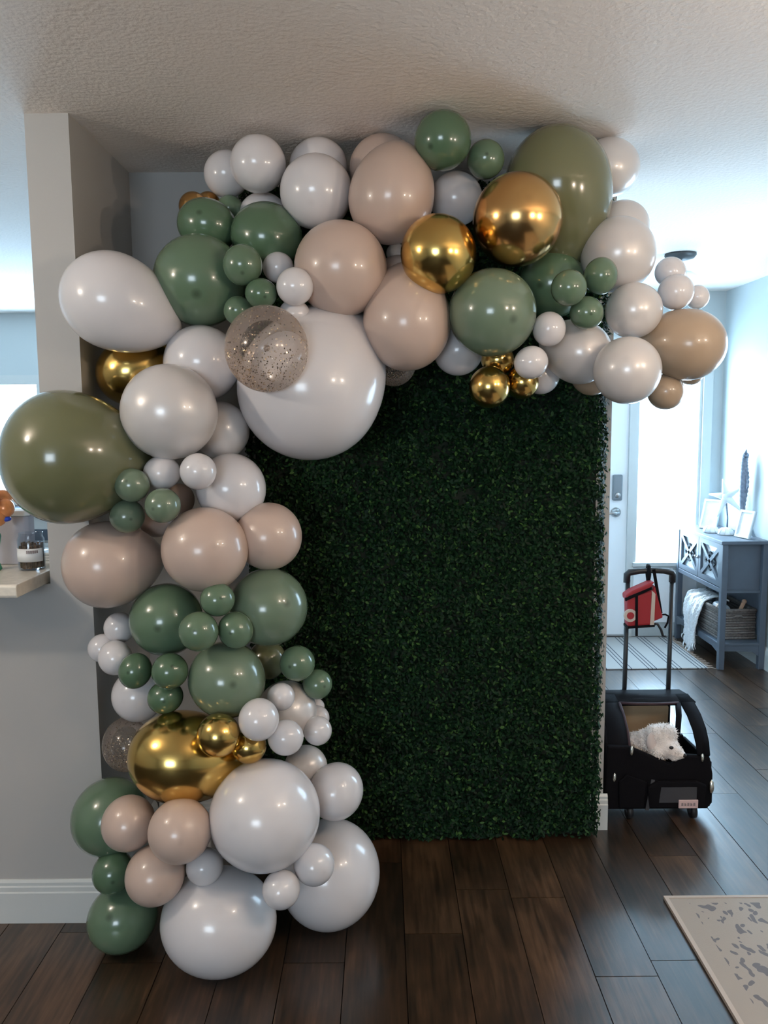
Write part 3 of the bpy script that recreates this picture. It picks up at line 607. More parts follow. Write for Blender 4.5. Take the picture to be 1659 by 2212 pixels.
    ('white', (-0.4834, -0.7767, 0.1462), (0.1651, 0.1442, 0.1546), None, 'large white balloon on the floor, frontmost of the base'),
    ('white', (-0.2022, -0.8247, 0.3418), (0.0564, 0.0553, 0.0559), None, 'small white balloon in front of the right floor balloon, upper one'),
    ('white', (-0.2882, -0.8841, 0.3055), (0.0510, 0.0499, 0.0505), None, 'small white balloon wedged between the two large floor balloons'),
    ('white', (-0.5111, -0.8092, 0.3301), (0.0519, 0.0498, 0.0508), None, 'small white balloon resting on the frontmost floor balloon, beside beige'),
    ('white', (-0.4778, -0.6584, 0.3438), (0.0705, 0.0667, 0.0686), None, 'white balloon in shade between beige trio and large base balloon'),
    ('green', (-0.8289, -0.6435, 0.3946), (0.1050, 0.1219, 0.1135), None, 'large green balloon by the wall at lower left'),
    ('nude', (-0.7295, -0.7752, 0.4426), (0.0736, 0.0768, 0.0752), None, 'beige balloon at left of the lower beige trio'),
    ('nude', (-0.5604, -0.8659, 0.4663), (0.0851, 0.0851, 0.0851), None, 'largest beige balloon of the lower trio, under big gold'),
    ('nude', (-0.6452, -0.8276, 0.3162), (0.0854, 0.0750, 0.0802), None, 'beige balloon at bottom of the lower beige trio'),
    ('dark', (-0.8000, -0.7227, 0.2648), (0.0550, 0.0640, 0.0595), None, 'small dark green balloon above the green one on the floor'),
    ('green', (-0.7916, -0.6846, 0.0982), (0.1052, 0.0962, 0.1007), None, 'green balloon on the floor in front of the left baseboard'),
]
GL = glitter_mesh()
rr = random.Random(11)
for colr, ctr, siz, tail_dir, label in BALLOONS:
    nm, mt, grp = KIND[colr]; long = tail_dir is not None
    key = (colr, long)
    if key not in BM: BM[key] = (balloon_mesh(nm, mt, 1.42 if long else 1.16, 1.35 if long else 1.12), knot_mesh(mt, 1.42 if long else 1.16))
    ctr = Vector(ctr)
    fwd = (ctr - Vector((0.0, -2.9, 1.5))); fwd.z *= .6; fwd.normalize()       # necks point away from the room side
    rt = fwd.cross(Vector((0, 0, 1))).normalized(); up = rt.cross(fwd)
    Bas = Matrix((rt, up, -fwd)).transposed()
    if long:
        td = Vector(tail_dir).normalized(); loc_dir = Vector((td.dot(rt), td.dot(up), -td.dot(fwd)))
        R = Vector((0, 0, 1)).rotation_difference(loc_dir).to_matrix()
    else:
        a = rr.uniform(0, 6.283); tl = rr.uniform(.15, .6)
        loc_dir = Vector((math.cos(a) * math.sin(tl), math.sin(a) * math.sin(tl), -math.cos(tl)))
        R = Vector((0, 0, 1)).rotation_difference(loc_dir).to_matrix()
    S = Matrix.Diagonal(Vector(siz))
    o = bpy.data.objects.new(nm, BM[key][0]); COL.objects.link(o)
    M3 = Bas @ S @ R
    if colr == 'confetti': M3 = Bas @ S
    o.matrix_world = Matrix.Translation(ctr) @ M3.to_4x4()
    if abs((o.matrix_world.to_3x3() - M3)[0][0]) > 1e-3: pass
    tag(o, label, 'balloon', grp)
    kn = bpy.data.objects.new('knot', BM[key][1]); COL.objects.link(kn); kn.parent = o
    if colr == 'confetti':
        g = bpy.data.objects.new('glitter', GL); COL.objects.link(g); g.parent = o; g['kind'] = 'stuff'
    o['_m'] = [M3[i][j] for i in range(3) for j in range(3)]

# ------------------------------------------------------------------ kitchen counter and what stands on it
bz = 1.123
ct = thing('breakfast_bar', (-2.0, -0.5, 1.085), 'pale laminate breakfast bar top over the grey half wall', 'counter')
MB().prism([(-0.738, bz - .038), (-0.742, bz - .03), (-0.742, bz - .006), (-0.736, bz), (-0.10, bz), (-0.10, bz - .038)], 'x', -3.4, -1.022).build('counter_top', 'counter_laminate', ct, bevel=0.003)
MB().box(-3.3, -1.2, -0.56, -0.40, 1.06, bz - .036).build('support_rail', 'white_trim', ct)
j = thing('glass_jar', (-1.082, -0.50, bz), 'clear glass jar with brown contents and a white label on the counter', 'jar')
jc = (-1.082, -0.50, bz)
MB().lathe([(0.036, 0.0), (0.039, 0.004), (0.039, 0.094), (0.034, 0.104), (0.034, 0.112), (0.036, 0.114), (0.0345, 0.112), (0.0325, 0.104), (0.0372, 0.093), (0.0372, 0.006), (0.034, 0.003)], jc, 28).build('glass_wall', 'jar_glass', j, True)
for k in range(30):
    a = k * 2.4; r = 0.031 * math.sqrt((k + .5) / 30)
    MB().tube([(jc[0] + r * math.cos(a), jc[1] + r * math.sin(a), bz + .006), (jc[0] + (r + .002) * math.cos(a + .2), jc[1] + (r + .002) * math.sin(a + .2), bz + .074 + .012 * ((k * 7) % 5) / 5)], [.005, .0042], 6).build('cinnamon_stick', 'jar_brown', j)
lb = MB(); prof = []
N_ = 18
for i in range(N_ + 1):
    a = math.radians(-165 + 150 * i / N_)
    for z_ in (bz + .028, bz + .068): prof.append((jc[0] + .0402 * math.cos(a), jc[1] + .0402 * math.sin(a), z_))
lb.add(prof, [(2 * i, 2 * i + 2, 2 * i + 3, 2 * i + 1) for i in range(N_)])
lab = lb.build('paper_label', 'jar_label', j, True); lab.modifiers.new('solid', 'SOLIDIFY').thickness = 0.0008
for k in range(6):
    a = math.radians(-84 + 8.2 * k)
    MB().bar((jc[0] + .0409 * math.cos(a), jc[1] + .0409 * math.sin(a), bz + .054), (jc[0] + .0409 * math.cos(a), jc[1] + .0409 * math.sin(a), bz + .063), .0042, .0006, up=(math.cos(a), math.sin(a), 0)).build('print_mark', 'grey_print', lab)
b = thing('storage_canister', (-1.19, -0.39, bz), 'lilac grey canister behind the jar on the counter', 'canister')
MB().prism([(-1.25, -0.42), (-1.135, -0.42), (-1.125, -0.41), (-1.125, -0.37), (-1.135, -0.36), (-1.25, -0.36), (-1.26, -0.37), (-1.26, -0.41)], 'z', bz, bz + .155).build('body', 'lilac_box', b, bevel=0.004)
MB().prism([(-1.255, -0.425), (-1.13, -0.425), (-1.12, -0.41), (-1.12, -0.37), (-1.13, -0.355), (-1.255, -0.355), (-1.265, -0.37), (-1.265, -0.41)], 'z', bz + .155, bz + .172).build('lid', 'white_paper', b, bevel=0.004)
t = thing('paper_napkin_stack', (-1.06, -0.36, bz), 'bright white folded napkins beside the jar on the counter', 'napkins')
for k in range(4):
    MB().box(-1.105 + .002 * (k % 2), -1.032 + .002 * (k % 3), -0.41, -0.30, bz + .009 * k, bz + .009 * k + .0085).build('napkin', 'white_paper', t, bevel=0.003)
t = thing('foil_ornament', (-1.195, -0.52, bz), 'shiny orange, blue and green ornament half hidden behind the olive balloon', 'ornament')
m = MB()
for k, (a, b_, c_) in enumerate(((-1.195, -0.50, .20), (-1.170, -0.52, .165), (-1.150, -0.51, .19), (-1.185, -0.54, .225), (-1.210, -0.53, .17), (-1.165, -0.49, .215))):
    MB().ball((a, b_, bz + c_), (.028, .026, .03), 14, 9).build('orange_petal', 'orange_foil', t, True)
MB().ball((-1.160, -0.545, bz + .215), (.008, .007, .008), 10, 7).build('red_bead', 'red_foil', t, True)
MB().ball((-1.148, -0.515, bz + .158), (.018, .014, .009), 12, 8).build('blue_leaf', 'blue_foil', t, True)
MB().ball((-1.185, -0.53, bz + .135), (.016, .014, .010), 12, 8).build('blue_leaf', 'blue_foil', t, True)
MB().lathe([(.022, 0), (.026, .004), (.018, .03), (.022, .07), (.028, .105), (.02, .135), (.012, .145)], (-1.195, -0.515, bz), 18).build('green_stem', 'green_foil', t, True)
# white range at the kitchen's far wall
t = thing('kitchen_range', (-2.6, 3.2, 0), 'white kitchen range with dark oven glass seen through the serving gap', 'stove')
MB().box(-2.98, -2.22, 2.9, 3.5, 0.06, .90).build('body', 'white_trim', t, bevel=.008)
MB().box(-2.98, -2.22, 2.88, 3.5, .90, .92).build('cooktop', 'oven_dark', t, bevel=.004)
q = MB().box(-2.96, -2.24, 2.875, 2.9, .22, .70).build('oven_door', 'white_trim', t, bevel=.006)
MB().box(-2.90, -2.30, 2.868, 2.876, .30, .58).build('oven_glass', 'oven_dark', q)
MB().tube([(-2.9, 2.84, .66), (-2.3, 2.84, .66)], .012, 10).build('handle', 'white_trim', q, True)
MB().box(-2.96, -2.24, 2.872, 2.9, .72, .80).build('control_panel', 'oven_dark', t)
MB().box(-2.96, -2.24, 2.875, 2.9, .08, .20).build('drawer', 'white_trim', t, bevel=.006)
MB().box(-2.98, -2.22, 3.42, 3.5, .92, 1.06).build('back_panel', 'white_trim', t, bevel=.006)

# ------------------------------------------------------------------ hall ceiling fixture
t = thing('ceiling_light', (1.594, 1.468, 2.33), 'dark bronze ceiling light fixture in the hall beyond the balloons', 'ceiling light')
cl = (1.594, 1.468, 0)
MB().lathe([(0.080, 2.4395), (0.082, 2.43), (0.070, 2.415), (0.03, 2.405), (0.012, 2.40)], cl, 28).build('canopy', 'dark_bronze', t, True)
MB().tube([(cl[0], cl[1], 2.405), (cl[0], cl[1], 2.34)], .010, 10).build('stem', 'dark_bronze', t, True)
MB().lathe([(0.012, 2.345), (0.06, 2.342), (0.085, 2.325), (0.09, 2.30), (0.075, 2.275), (0.04, 2.262), (0.005, 2.26)], cl, 28).build('shade', 'porcelain', t, True)

# ------------------------------------------------------------------ rugs
r_ = thing('area_rug', (1.62, -1.625, 0), 'cream area rug with dark grey floral pattern at the lower right corner', 'rug')
MB().box(0.915, 2.325, -2.78, -0.472, 0.001, 0.010).build('woven_field', 'floral_rug', r_, bevel=.003)
m = MB().box(0.905, 0.918, -2.79, -0.462, 0.001, 0.012).box(0.918, 2.33, -0.474, -0.462, 0.001, 0.012); m.build('binding', 'cream_fabric', r_)
mt = thing('striped_doormat', (1.45, 2.32, 0), 'cream woven entry mat with thin dark stripes before the front door', 'rug')
MB().box(0.86, 2.03, 1.955, 2.685, 0.001, 0.008).build('woven_field', 'striped_mat', mt, bevel=.002)
m = MB()
for k in range(60):
    y = 1.958 + .0122 * k; L_ = random.uniform(.03, .055)
    m.tube([(2.028, y, .005), (2.028 + L_ * .5, y + random.uniform(-.008, .008), .006), (2.028 + L_, y + random.uniform(-.014, .014), .003)], .0018, 5)
m.build('fringe', 'cream_fabric', mt, kind='stuff')

# ------------------------------------------------------------------ dog carrier on wheels
cx0, cx1, cyf, cyb = 0.853, 1.272, 0.045, 0.345
car = thing('dog_carrier', (1.06, 0.2, 0), 'black rolling pet carrier with open top and telescopic handle', 'pet carrier')
MB().box(cx0 + .01, cx1 - .01, cyf + .01, cyb, .045, .065).build('base', 'black_plastic', car, bevel=.008)
MB().prism([(cx0, .05), (cx1 - .02, .05), (cx1, .075), (cx1 - .002, .19), (cx1 - .016, .262), (1.20, .268), (1.155, .272), (1.108, .232), (1.02, .272), (.945, .306), (cx0 + .004, .31), (cx0, .15)], 'y', cyf, cyf + .022).build('front_panel', 'black_fabric', car, bevel=.008)
pk = MB().prism([(1.02, .062), (1.235, .062), (1.24, .155), (1.20, .172), (1.05, .172), (1.012, .15)], 'y', cyf - .018, cyf).build('front_pocket', 'black_fabric', car, bevel=.007)
MB().prism([(1.055, .088), (1.20, .088), (1.20, .150), (1.062, .150)], 'y', cyf - .021, cyf - .017).build('vinyl_window', 'smoke_vinyl', pk)
MB().prism([(.905, .06), (1.0, .06), (1.012, .168), (.93, .20), (.90, .17)], 'y', cyf - .012, cyf).build('flap', 'black_fabric', car, bevel=.006)
MB().bar((1.035, cyf - .004, .175), (1.012, cyf - .012, .055), .014, .004, up=(0, 1, 0)).build('grey_strap', 'smoke_vinyl', car)
lb = MB().box(1.130, 1.206, cyf - .025, cyf - .020, .066, .100).build('patch', 'pink_patch', pk, bevel=.003, label='small pale pink brand patch')
for k in range(5):
    MB().prism([(1.140 + .0115 * k, .077), (1.148 + .0115 * k, .077), (1.1475 + .0115 * k, .0885 - .003 * (k % 2)), (1.1405 + .0115 * k, .0885)], 'y', cyf - .0262, cyf - .0248).build('print_mark', 'grey_print', lb)
arc = [(.047, .270), (.062, .315), (.095, .358), (.15, .395), (.22, .420), (.29, .430), (.345, .430)]
# left side wall
MB().prism([(cyf + .02, .05), (cyb, .05), (cyb, .430)] + [(a, b_) for a, b_ in arc[::-1][1:]], 'x', cx0, cx0 + .014).build('side_panel', 'black_fabric', car, bevel=.005)
MB().prism([(cyf + .02, .05), (cyb, .05), (cyb, .225), (cyf + .02, .235)], 'x', cx1 - .014, cx1).build('side_panel', 'black_fabric', car, bevel=.005)
MB().box(cx0 + .014, cx1 - .014, cyb - .016, cyb, .05, .235).build('back_panel', 'black_fabric', car)
MB().prism([(cx0 + .014, .235), (1.20, .235), (1.20, .425), (cx0 + .014, .425)], 'y', cyb - .014, cyb).build('back_panel', 'black_fabric', car)
MB().prism([(.885, .12), (1.185, .12), (1.19, .36), (1.17, .395), (1.05, .402), (.90, .392)], 'y', cyb - .020, cyb - .014).build('mesh_lining', 'tan_mesh', car, label='tan mesh lining of the carrier back')
def arc_strip(x0f, x1f, i0, i1, th=.010):
    """band of fabric following the carrier's curved top; x limits may differ front to back"""
    m = MB(); n = i1 - i0; top = []; bot = []
    for k in range(n + 1):
        a, b_ = arc[i0 + k]; tt = k / n; xa = x0f[0] + (x0f[1] - x0f[0]) * tt; xb = x1f[0] + (x1f[1] - x1f[0]) * tt
        top.append(((xa, a, b_), (xb, a, b_))); bot.append(((xa, a + th * .7, b_ - th), (xb, a + th * .7, b_ - th)))
    vs_ = [p for q in top for p in q] + [p for q in bot for p in q]; o = 2 * (n + 1); fs_ = []
    for k in range(n):
        fs_ += [(2 * k, 2 * k + 1, 2 * k + 3, 2 * k + 2), (o + 2 * k, o + 2 * k + 2, o + 2 * k + 3, o + 2 * k + 1), (2 * k, 2 * k + 2, o + 2 * k + 2, o + 2 * k), (2 * k + 1, o + 2 * k + 1, o + 2 * k + 3, 2 * k + 3)]
    fs_ += [(0, o, o + 1, 1), (2 * n, 2 * n + 1, o + 2 * n + 1, o + 2 * n)]
    return m.add(vs_, fs_)
arc_strip((cx0 + .002, cx0 + .03), (.945, .95), 0, 5).build('front_band', 'black_fabric', car, True)
arc_strip((1.208, 1.20), (1.256, 1.256), 0, 5).build('arch_strap', 'black_fabric', car, True)
MB().tube([(1.155, .13, .24), (1.160, .135, .32), (1.172, .16, .385), (1.19, .22, .412)], [.011, .011, .012, .012], 8).build('inner_post', 'black_fabric', car, True)
arc_strip((cx0 + .026, cx0 + .03), (1.262, 1.24), 4, 6, .02).build('top_band', 'black_fabric', car, True)
MB().tube([(.95, .215, .420), (1.02, .211, .417), (1.10, .211, .416), (1.19, .215, .418)], .006, 8).build('piping', 'maroon_piping', car, True)
MB().tube([(.946, .050, .275), (.946, .066, .315), (.947, .10, .357), (.949, .155, .394), (.950, .215, .420)], .006, 8).build('piping', 'maroon_piping', car, True)
for (a, b_, c_, s_) in ((.948, cyf - .006, .292, 1.0), (1.222, cyf - .006, .262, .9), (1.262, cyf - .004, .145, 1.5), (.885, cyf - .004, .185, 1.0)):
    MB().lathe([(.002, c_ + .018 * s_), (.006 * s_, c_ + .012 * s_), (.0075 * s_, c_ - .006 * s_), (.005 * s_, c_ - .016 * s_), (.002, c_ - .018 * s_)], (a, b_, 0), 10).build('zip_pull', 'zip_metal', car, True)
for a in (.955, 1.205):
    wh = MB().lathe([(.018, a - .012), (.030, a - .010), (.032, a), (.030, a + .010), (.018, a + .012)], (0, cyf + .03, .0325), 22, 'x').build('wheel', 'black_plastic', car, True)
    MB().lathe([(.014, a - .014), (.014, a + .014)], (0, cyf + .03, .0325), 12, 'x').build('hub', 'smoke_vinyl', wh)
for a in (.90, 1.22):
    MB().box(a - .015, a + .015, cyb - .05, cyb - .02, .001, .05).build('foot', 'black_plastic', car, bevel=.004)
hy_ = cyb + .012
for a in (1.012, 1.196):
    q = MB().tube([(a - .003 if a < 1.1 else a + .000, hy_, .10), (a + (.004 if a < 1.1 else .004), hy_, .90)], .0098, 12).build('handle_tube', 'black_plastic', car, True)
    MB().tube([(a, hy_, .395), (a, hy_, .425)], .014, 12).build('collar', 'black_plastic', q, True)
MB().tube([(1.010, hy_, .888), (1.011, hy_, .922), (1.02, hy_ - .004, .931), (1.06, hy_ - .008, .937), (1.11, hy_ - .010, .940), (1.16, hy_ - .008, .937), (1.194, hy_ - .004, .931), (1.201, hy_, .922), (1.2, hy_, .888)], [.014, .015, .0145, .012, .012, .012, .0145, .015, .014], 12).build('handle_grip', 'black_plastic', car, True)

# red pouch on the handle
bag = thing('red_pouch', (1.07, 0.31, .71), 'red fabric pouch with black straps hanging from the carrier handle', 'bag')
def plate(poly, y0, y1, name, m_, par, bev=.0, label=None): return MB().prism(poly, 'y', y0, y1).build(name, m_, par, bevel=bev, label=label)
yb0, yb1 = .285, .338
plate([(.998, .715), (1.105, .722), (1.108, .87), (1.075, .862), (.992, .838)], yb0, yb1, 'body', 'red_fabric', bag, .010)
plate([(1.105, .735), (1.145, .752), (1.112, .885), (1.100, .875)], yb0 + .008, yb1, 'side_gusset', 'red_fabric', bag, .006)
plate([(.988, .828), (1.015, .842), (1.085, .878), (1.103, .905), (1.082, .900), (1.01, .868), (.985, .850)], yb0 - .004, yb1, 'flap', 'red_fabric', bag, .006)
plate([(.984, .826), (1.004, .836), (1.09, .874), (1.088, .884), (1.0, .848), (.982, .838)], yb0 - .007, yb0 + .002, 'binding', 'black_fabric', bag)
plate([(.996, .710), (1.107, .717), (1.107, .726), (.996, .719)], yb0 - .004, yb1 + .002, 'binding', 'black_fabric', bag)
plate([(1.088, .722), (1.104, .723), (1.106, .855), (1.092, .868)], yb0 - .003, yb0 + .003, 'cream_stripe', 'cream_fabric', bag)
e = MB().lathe([(.001, yb0 - .004), (.026, yb0 - .004), (.027, yb0 - .001), (.027, yb0 + .003)], (1.006, 0, .765), 24, 'y').build('emblem', 'cream_fabric', bag)
MB().lathe([(.001, yb0 - .0055), (.015, yb0 - .0055), (.015, yb0 - .003)], (1.006, 0, .765), 20, 'y').build('emblem_centre', 'red_fabric', e)
MB().bar((1.029, yb0 - .003, .85), (1.033, yb0 - .004, .68), .010, .004, up=(0, 1, 0)).build('strap', 'black_fabric', bag)
MB().bar((1.100, yb0 + .01, .955), (1.136, yb0 + .012, .77), .012, .005, up=(0, 1, 0)).build('strap', 'black_fabric', bag)
MB().tube([(1.092, .34, .885), (1.094, .33, .925), (1.096, .342, .957), (1.100, .362, .958), (1.100, .372, .93), (1.098, .345, .885)], .009, 8).build('hanging_loop', 'black_fabric', bag, True)
MB().tube([(1.105, .30, .722), (1.125, .30, .725), (1.140, .30, .70), (1.148, .30, .675), (1.158, .30, .672)], .006, 8).build('cord_end', 'black_plastic', bag, True)
MB().tube([(1.14, .315, .76), (1.165, .325, .758), (1.182, .335, .748), (1.178, .335, .72), (1.165, .33, .70)], .004, 8).build('cord', 'black_fabric', bag, True)

# ------------------------------------------------------------------ dog
def dog():
    root = thing('dog', (1.08, .2, .066), 'small fluffy white dog resting its head over the carrier front', 'dog')
    m = MB()
    # trunk, haunch and chest lying in the carrier, neck up to the head, muzzle pointing down to the right
    for c_, r__ in (((.985, .235, .165), (.095, .075, .085)), ((.945, .235, .14), (.065, .07, .065)), ((1.035, .19, .215), (.070, .066, .075)),
                    ((1.015, .155, .272), (.058, .055, .050)), ((1.045, .13, .292), (.056, .052, .050)), ((1.085, .105, .318), (.058, .050, .053)),
                    ((1.100, .10, .338), (.044, .042, .036)), ((1.062, .10, .335), (.040, .040, .035)), ((1.105, .072, .292), (.040, .038, .036)),
                    ((1.124, .058, .280), (.031, .030, .027)), ((1.138, .046, .273), (.021, .022, .019)), ((1.120, .058, .262), (.026, .026, .018)), ((1.07, .085, .275), (.042, .04, .035)),
                    ((1.00, .12, .10), (.03, .05, .035)), ((1.08, .12, .10), (.03, .05, .035)), ((1.04, .15, .15), (.06, .06, .07))):
        m.ball(c_, r__, 20, 12)
    body = m.build('body', 'dog_coat', root, True)
    rm = body.modifiers.new('remesh', 'REMESH'); rm.mode = 'VOXEL'; rm.voxel_size = .0065; rm.use_smooth_shade = True
    sm = body.modifiers.new('smooth', 'SMOOTH'); sm.factor = .6; sm.iterations = 6
    tx = bpy.data.textures.new('curls', 'CLOUDS'); tx.noise_scale = .018
    dp = body.modifiers.new('curls', 'DISPLACE'); dp.texture = tx; dp.strength = .012; dp.mid_level = .5
    # floppy ear, eye, nose
    MB().ball((1.040, .076, .312), (.024, .012, .040), 16, 10).build('ear', 'dog_pink', root, True, label='floppy pinkish ear')
    MB().ball((1.100, .0355, .305), (.0085, .006, .0068), 14, 9).build('eye', 'dog_dark', root, True)
    MB().ball((1.150, .032, .275), (.009, .0095, .0085), 14, 9).build('nose', 'dog_dark', root, True)
    # soft coat of short tufts over head and neck
    n = 6500; V = []; Fc = []
    blobs = [((1.085, .105, .318), (.058, .050, .053)), ((1.100, .10, .338), (.044, .042, .036)), ((1.045, .13, .292), (.056, .052, .050)), ((1.015, .155, .272), (.058, .055, .050)), ((1.062, .10, .335), (.040, .040, .035)), ((1.105, .072, .292), (.040, .038, .036)), ((1.124, .058, .280), (.031, .030, .027)), ((1.07, .085, .275), (.042, .04, .035))]
    w0 = np.array(root['_w'][:])
    def inside(p, skip):
        for i, (c_, r__) in enumerate(blobs):
            if i != skip and sum(((p[k] - c_[k]) / r__[k]) ** 2 for k in range(3)) < .92: return True
        return False
    k = 0
    while k < n:
        bi = int(rng.integers(0, len(blobs))); c_, r__ = blobs[bi]; u = rng.normal(0, 1, 3); u /= np.linalg.norm(u)
        p = np.array(c_) + u * np.array(r__)
        k += 1
        if inside(p, bi): continue
        if abs(p[0] - 1.100) < .016 and abs(p[2] - .305) < .013: continue
        nrm = u / np.array(r__); nrm /= np.linalg.norm(nrm)
        d_ = nrm * .55 + rng.normal(0, .35, 3) + np.array((-.25, 0, -.35)); d_ /= np.linalg.norm(d_)
        L_ = rng.uniform(.006, .013) * (.5 if bi in (5, 6) else 1); s_ = np.cross(d_, nrm); s_ /= (np.linalg.norm(s_) + 1e-6); wv = .0016
        o_ = len(V); q = p - nrm * .002
        V += [tuple(q - s_ * wv - w0), tuple(q + s_ * wv - w0), tuple(q + d_ * L_ * .6 + s_ * wv * .8 + nrm * .001 - w0), tuple(q + d_ * L_ - w0)]
        Fc.append((o_, o_ + 1, o_ + 2, o_ + 3))
    me = bpy.data.meshes.new('fur'); me.from_pydata(V, [], Fc); me.materials.append(MATS['dog_coat'])
    o = bpy.data.objects.new('fur', me); COL.objects.link(o); o.parent = root; o['kind'] = 'stuff'
dog()

# ------------------------------------------------------------------ hall console cabinet
X0, X1, Y0, Y1, ZT = 2.082, 2.368, 1.93, 2.70, 0.815
cab = thing('console_cabinet', (2.22, 2.31, 0), 'blue grey console cabinet with crossed lattice doors by the front door', 'cabinet')
MB().box(X0 - .012, X1, Y0 - .012, Y1, ZT - .022, ZT).build('top', 'cabinet_grey', cab, bevel=.004)
MB().box(X0 + .02, X1, Y0 + .035, Y0 + .055, .50, ZT - .022).build('end_panel', 'cabinet_grey', cab)
MB().box(X0 + .02, X1, Y1 - .03, Y1 - .01, .50, ZT - .022).build('end_panel', 'cabinet_grey', cab)
MB().box(X0 + .01, X1, Y0 + .02, Y1 - .01, .485, .503).build('bottom_panel', 'cabinet_grey', cab)
MB().box(X1 - .012, X1, Y0 + .02, Y1 - .01, .20, ZT - .022).build('back_panel', 'cabinet_grey', cab)
for a in (X0, X1 - .036):
    for b_ in (Y0, Y1 - .04):
        MB().box(a, a + .036, b_, b_ + .036, 0.0, ZT - .022).build('leg', 'cabinet_grey', cab, bevel=.003)
MB().box(X0 + .002, X1, Y0 + .004, Y1 - .006, .150, .168).build('shelf', 'cabinet_grey', cab, bevel=.003)
MB().prism([(X0 + .036, .15), (X1 - .036, .15), (X1 - .036, .085), (X1 - .08, .115), (X0 + .08, .118), (X0 + .036, .118)], 'y', Y0 + .006, Y0 + .026).build('apron', 'cabinet_grey', cab)
MB().prism([(Y0 + .036, .15), (Y1 - .04, .15), (Y1 - .04, .105), (Y1 - .12, .125), (Y0 + .12, .125), (Y0 + .036, .105)], 'x', X0 + .004, X0 + .022).build('apron', 'cabinet_grey', cab)
MB().box(X0 + .002, X0 + .022, Y0 + .036, Y1 - .04, .485, .515).build('front_rail', 'cabinet_grey', cab, bevel=.002)
ym = (Y0 + Y1) / 2
for (d0, d1) in ((Y0 + .040, ym - .003), (ym + .003, Y1 - .044)):
    z0, z1 = .520, ZT - .026; yc, zc = (d0 + d1) / 2, (z0 + z1) / 2; hw, hh = (d1 - d0) / 2, (z1 - z0) / 2; fr = .032
    dr = MB().box(X0 + .004, X0 + .020, d0, d1, z0, z0 + fr).box(X0 + .004, X0 + .020, d0, d1, z1 - fr, z1).box(X0 + .004, X0 + .020, d0, d0 + fr, z0 + fr, z1 - fr).box(X0 + .004, X0 + .020, d1 - fr, d1, z0 + fr, z1 - fr).build('door', 'cabinet_grey', cab)
    MB().box(X0 + .022, X0 + .026, d0 + .005, d1 - .005, z0 + .005, z1 - .005).build('mirror_panel', 'cabinet_pale', dr)
    iw, ih = hw - fr, hh - fr
    for s1 in (-1, 1):
        MB().bar((X0 + .011, yc - s1 * iw, zc - ih), (X0 + .011, yc + s1 * iw, zc + ih), .012, .026, up=(0, s1 * ih, -iw)).build('lattice_bar', 'cabinet_grey', dr)
    for (p, q) in (((yc - iw * .55, zc), (yc, zc + ih * .55)), ((yc, zc + ih * .55), (yc + iw * .55, zc)), ((yc + iw * .55, zc), (yc, zc - ih * .55)), ((yc, zc - ih * .55), (yc - iw * .55, zc))):
        MB().bar((X0 + .0125, p[0], p[1]), (X0 + .0125, q[0], q[1]), .010, .016, up=(0, q[1] - p[1], -(q[0] - p[0]))).build('lattice_bar', 'gap_dark', dr)
    MB().ball((X0 - .008, d1 - .016 if d0 < ym - .1 else d0 + .016, zc), .010, 12, 8).build('knob', 'nickel', dr, True)

# things on the cabinet
def leaning_frame(name, c, w, h, lean, label, front):
    t = thing(name, (c[0], c[1], ZT), label, 'picture frame')
    # local frame: u along the base, n the facing direction
    n = Vector(front).normalized(); u = Vector((0, 0, 1)).cross(n).normalized(); up = (Vector((0, 0, 1)) * math.cos(lean) - n * math.sin(lean)); nn = u.cross(up).normalized()
    o_ = Vector((c[0], c[1], ZT + .002)) + n * (.5 * h * math.sin(lean)); 
    def slab(a0, a1, b0, b1, t0, t1, nm, m_, par):
        vs_ = [o_ + u * a + up * b_ + nn * k for k in (t0, t1) for a, b_ in ((a0, b0), (a1, b0), (a1, b1), (a0, b1))]
        return MB().add(vs_, [(3, 2, 1, 0), (4, 5, 6, 7), (0, 1, 5, 4), (1, 2, 6, 5), (2, 3, 7, 6), (3, 0, 4, 7)]).build(nm, m_, par)
    s = 1 if nn.dot(n) > 0 else -1
    slab(-w / 2, w / 2, 0, h, -.006 * s, .004 * s, 'backboard', 'frame_blue', t)
    for (a0, a1, b0, b1) in ((-w / 2, w / 2, 0, .014), (-w / 2, w / 2, h - .014, h), (-w / 2, -w / 2 + .014, .014, h - .014), (w / 2 - .014, w / 2, .014, h - .014)):
        slab(a0, a1, b0, b1, .004 * s, .012 * s, 'frame_rail', 'porcelain', t)
    slab(-w / 2 + .014, w / 2 - .014, .014, h - .014, .004 * s, .006 * s, 'print', 'photo_paper', t)
    pb = o_ + up * (h * .7) - n * .004
    MB().bar(pb, Vector((pb.x, pb.y, ZT + .004)) - n * .055, .03, .004, up=n).build('easel_leg', 'frame_blue', t)
leaning_frame('picture_frame', (2.235, 2.50), .125, .205, math.radians(18), 'white picture frame leaning at the far end of the cabinet', (-1, -.75, 0))
leaning_frame('picture_frame', (2.275, 2.06), .13, .175, math.radians(14), 'white picture frame at the near end of the cabinet top', (-1, -.25, 0))
st = thing('starfish', (2.30, 2.40, ZT), 'white starfish ornament standing on one arm behind the frames', 'ornament')
sc_ = Vector((2.292, 2.40, 1.045)); fn = Vector((-.75, -.66, 0)).normalized(); su = Vector((0, 0, 1)).cross(fn).normalized()
for k in range(5):
    a = math.radians(90 + 72 * k + 14); d_ = su * math.cos(a) + Vector((0, 0, 1)) * math.sin(a); L_ = .120 if k not in (2, 3) else .150
    MB().tube([sc_, sc_ + d_ * .045, sc_ + d_ * L_ * .75, sc_ + d_ * L_], [.026, .020, .010, .004], 10).build('arm', 'porcelain', st, True)
MB().ball(tuple(sc_), (.030, .030, .030), 14, 9).build('disc', 'porcelain', st, True)
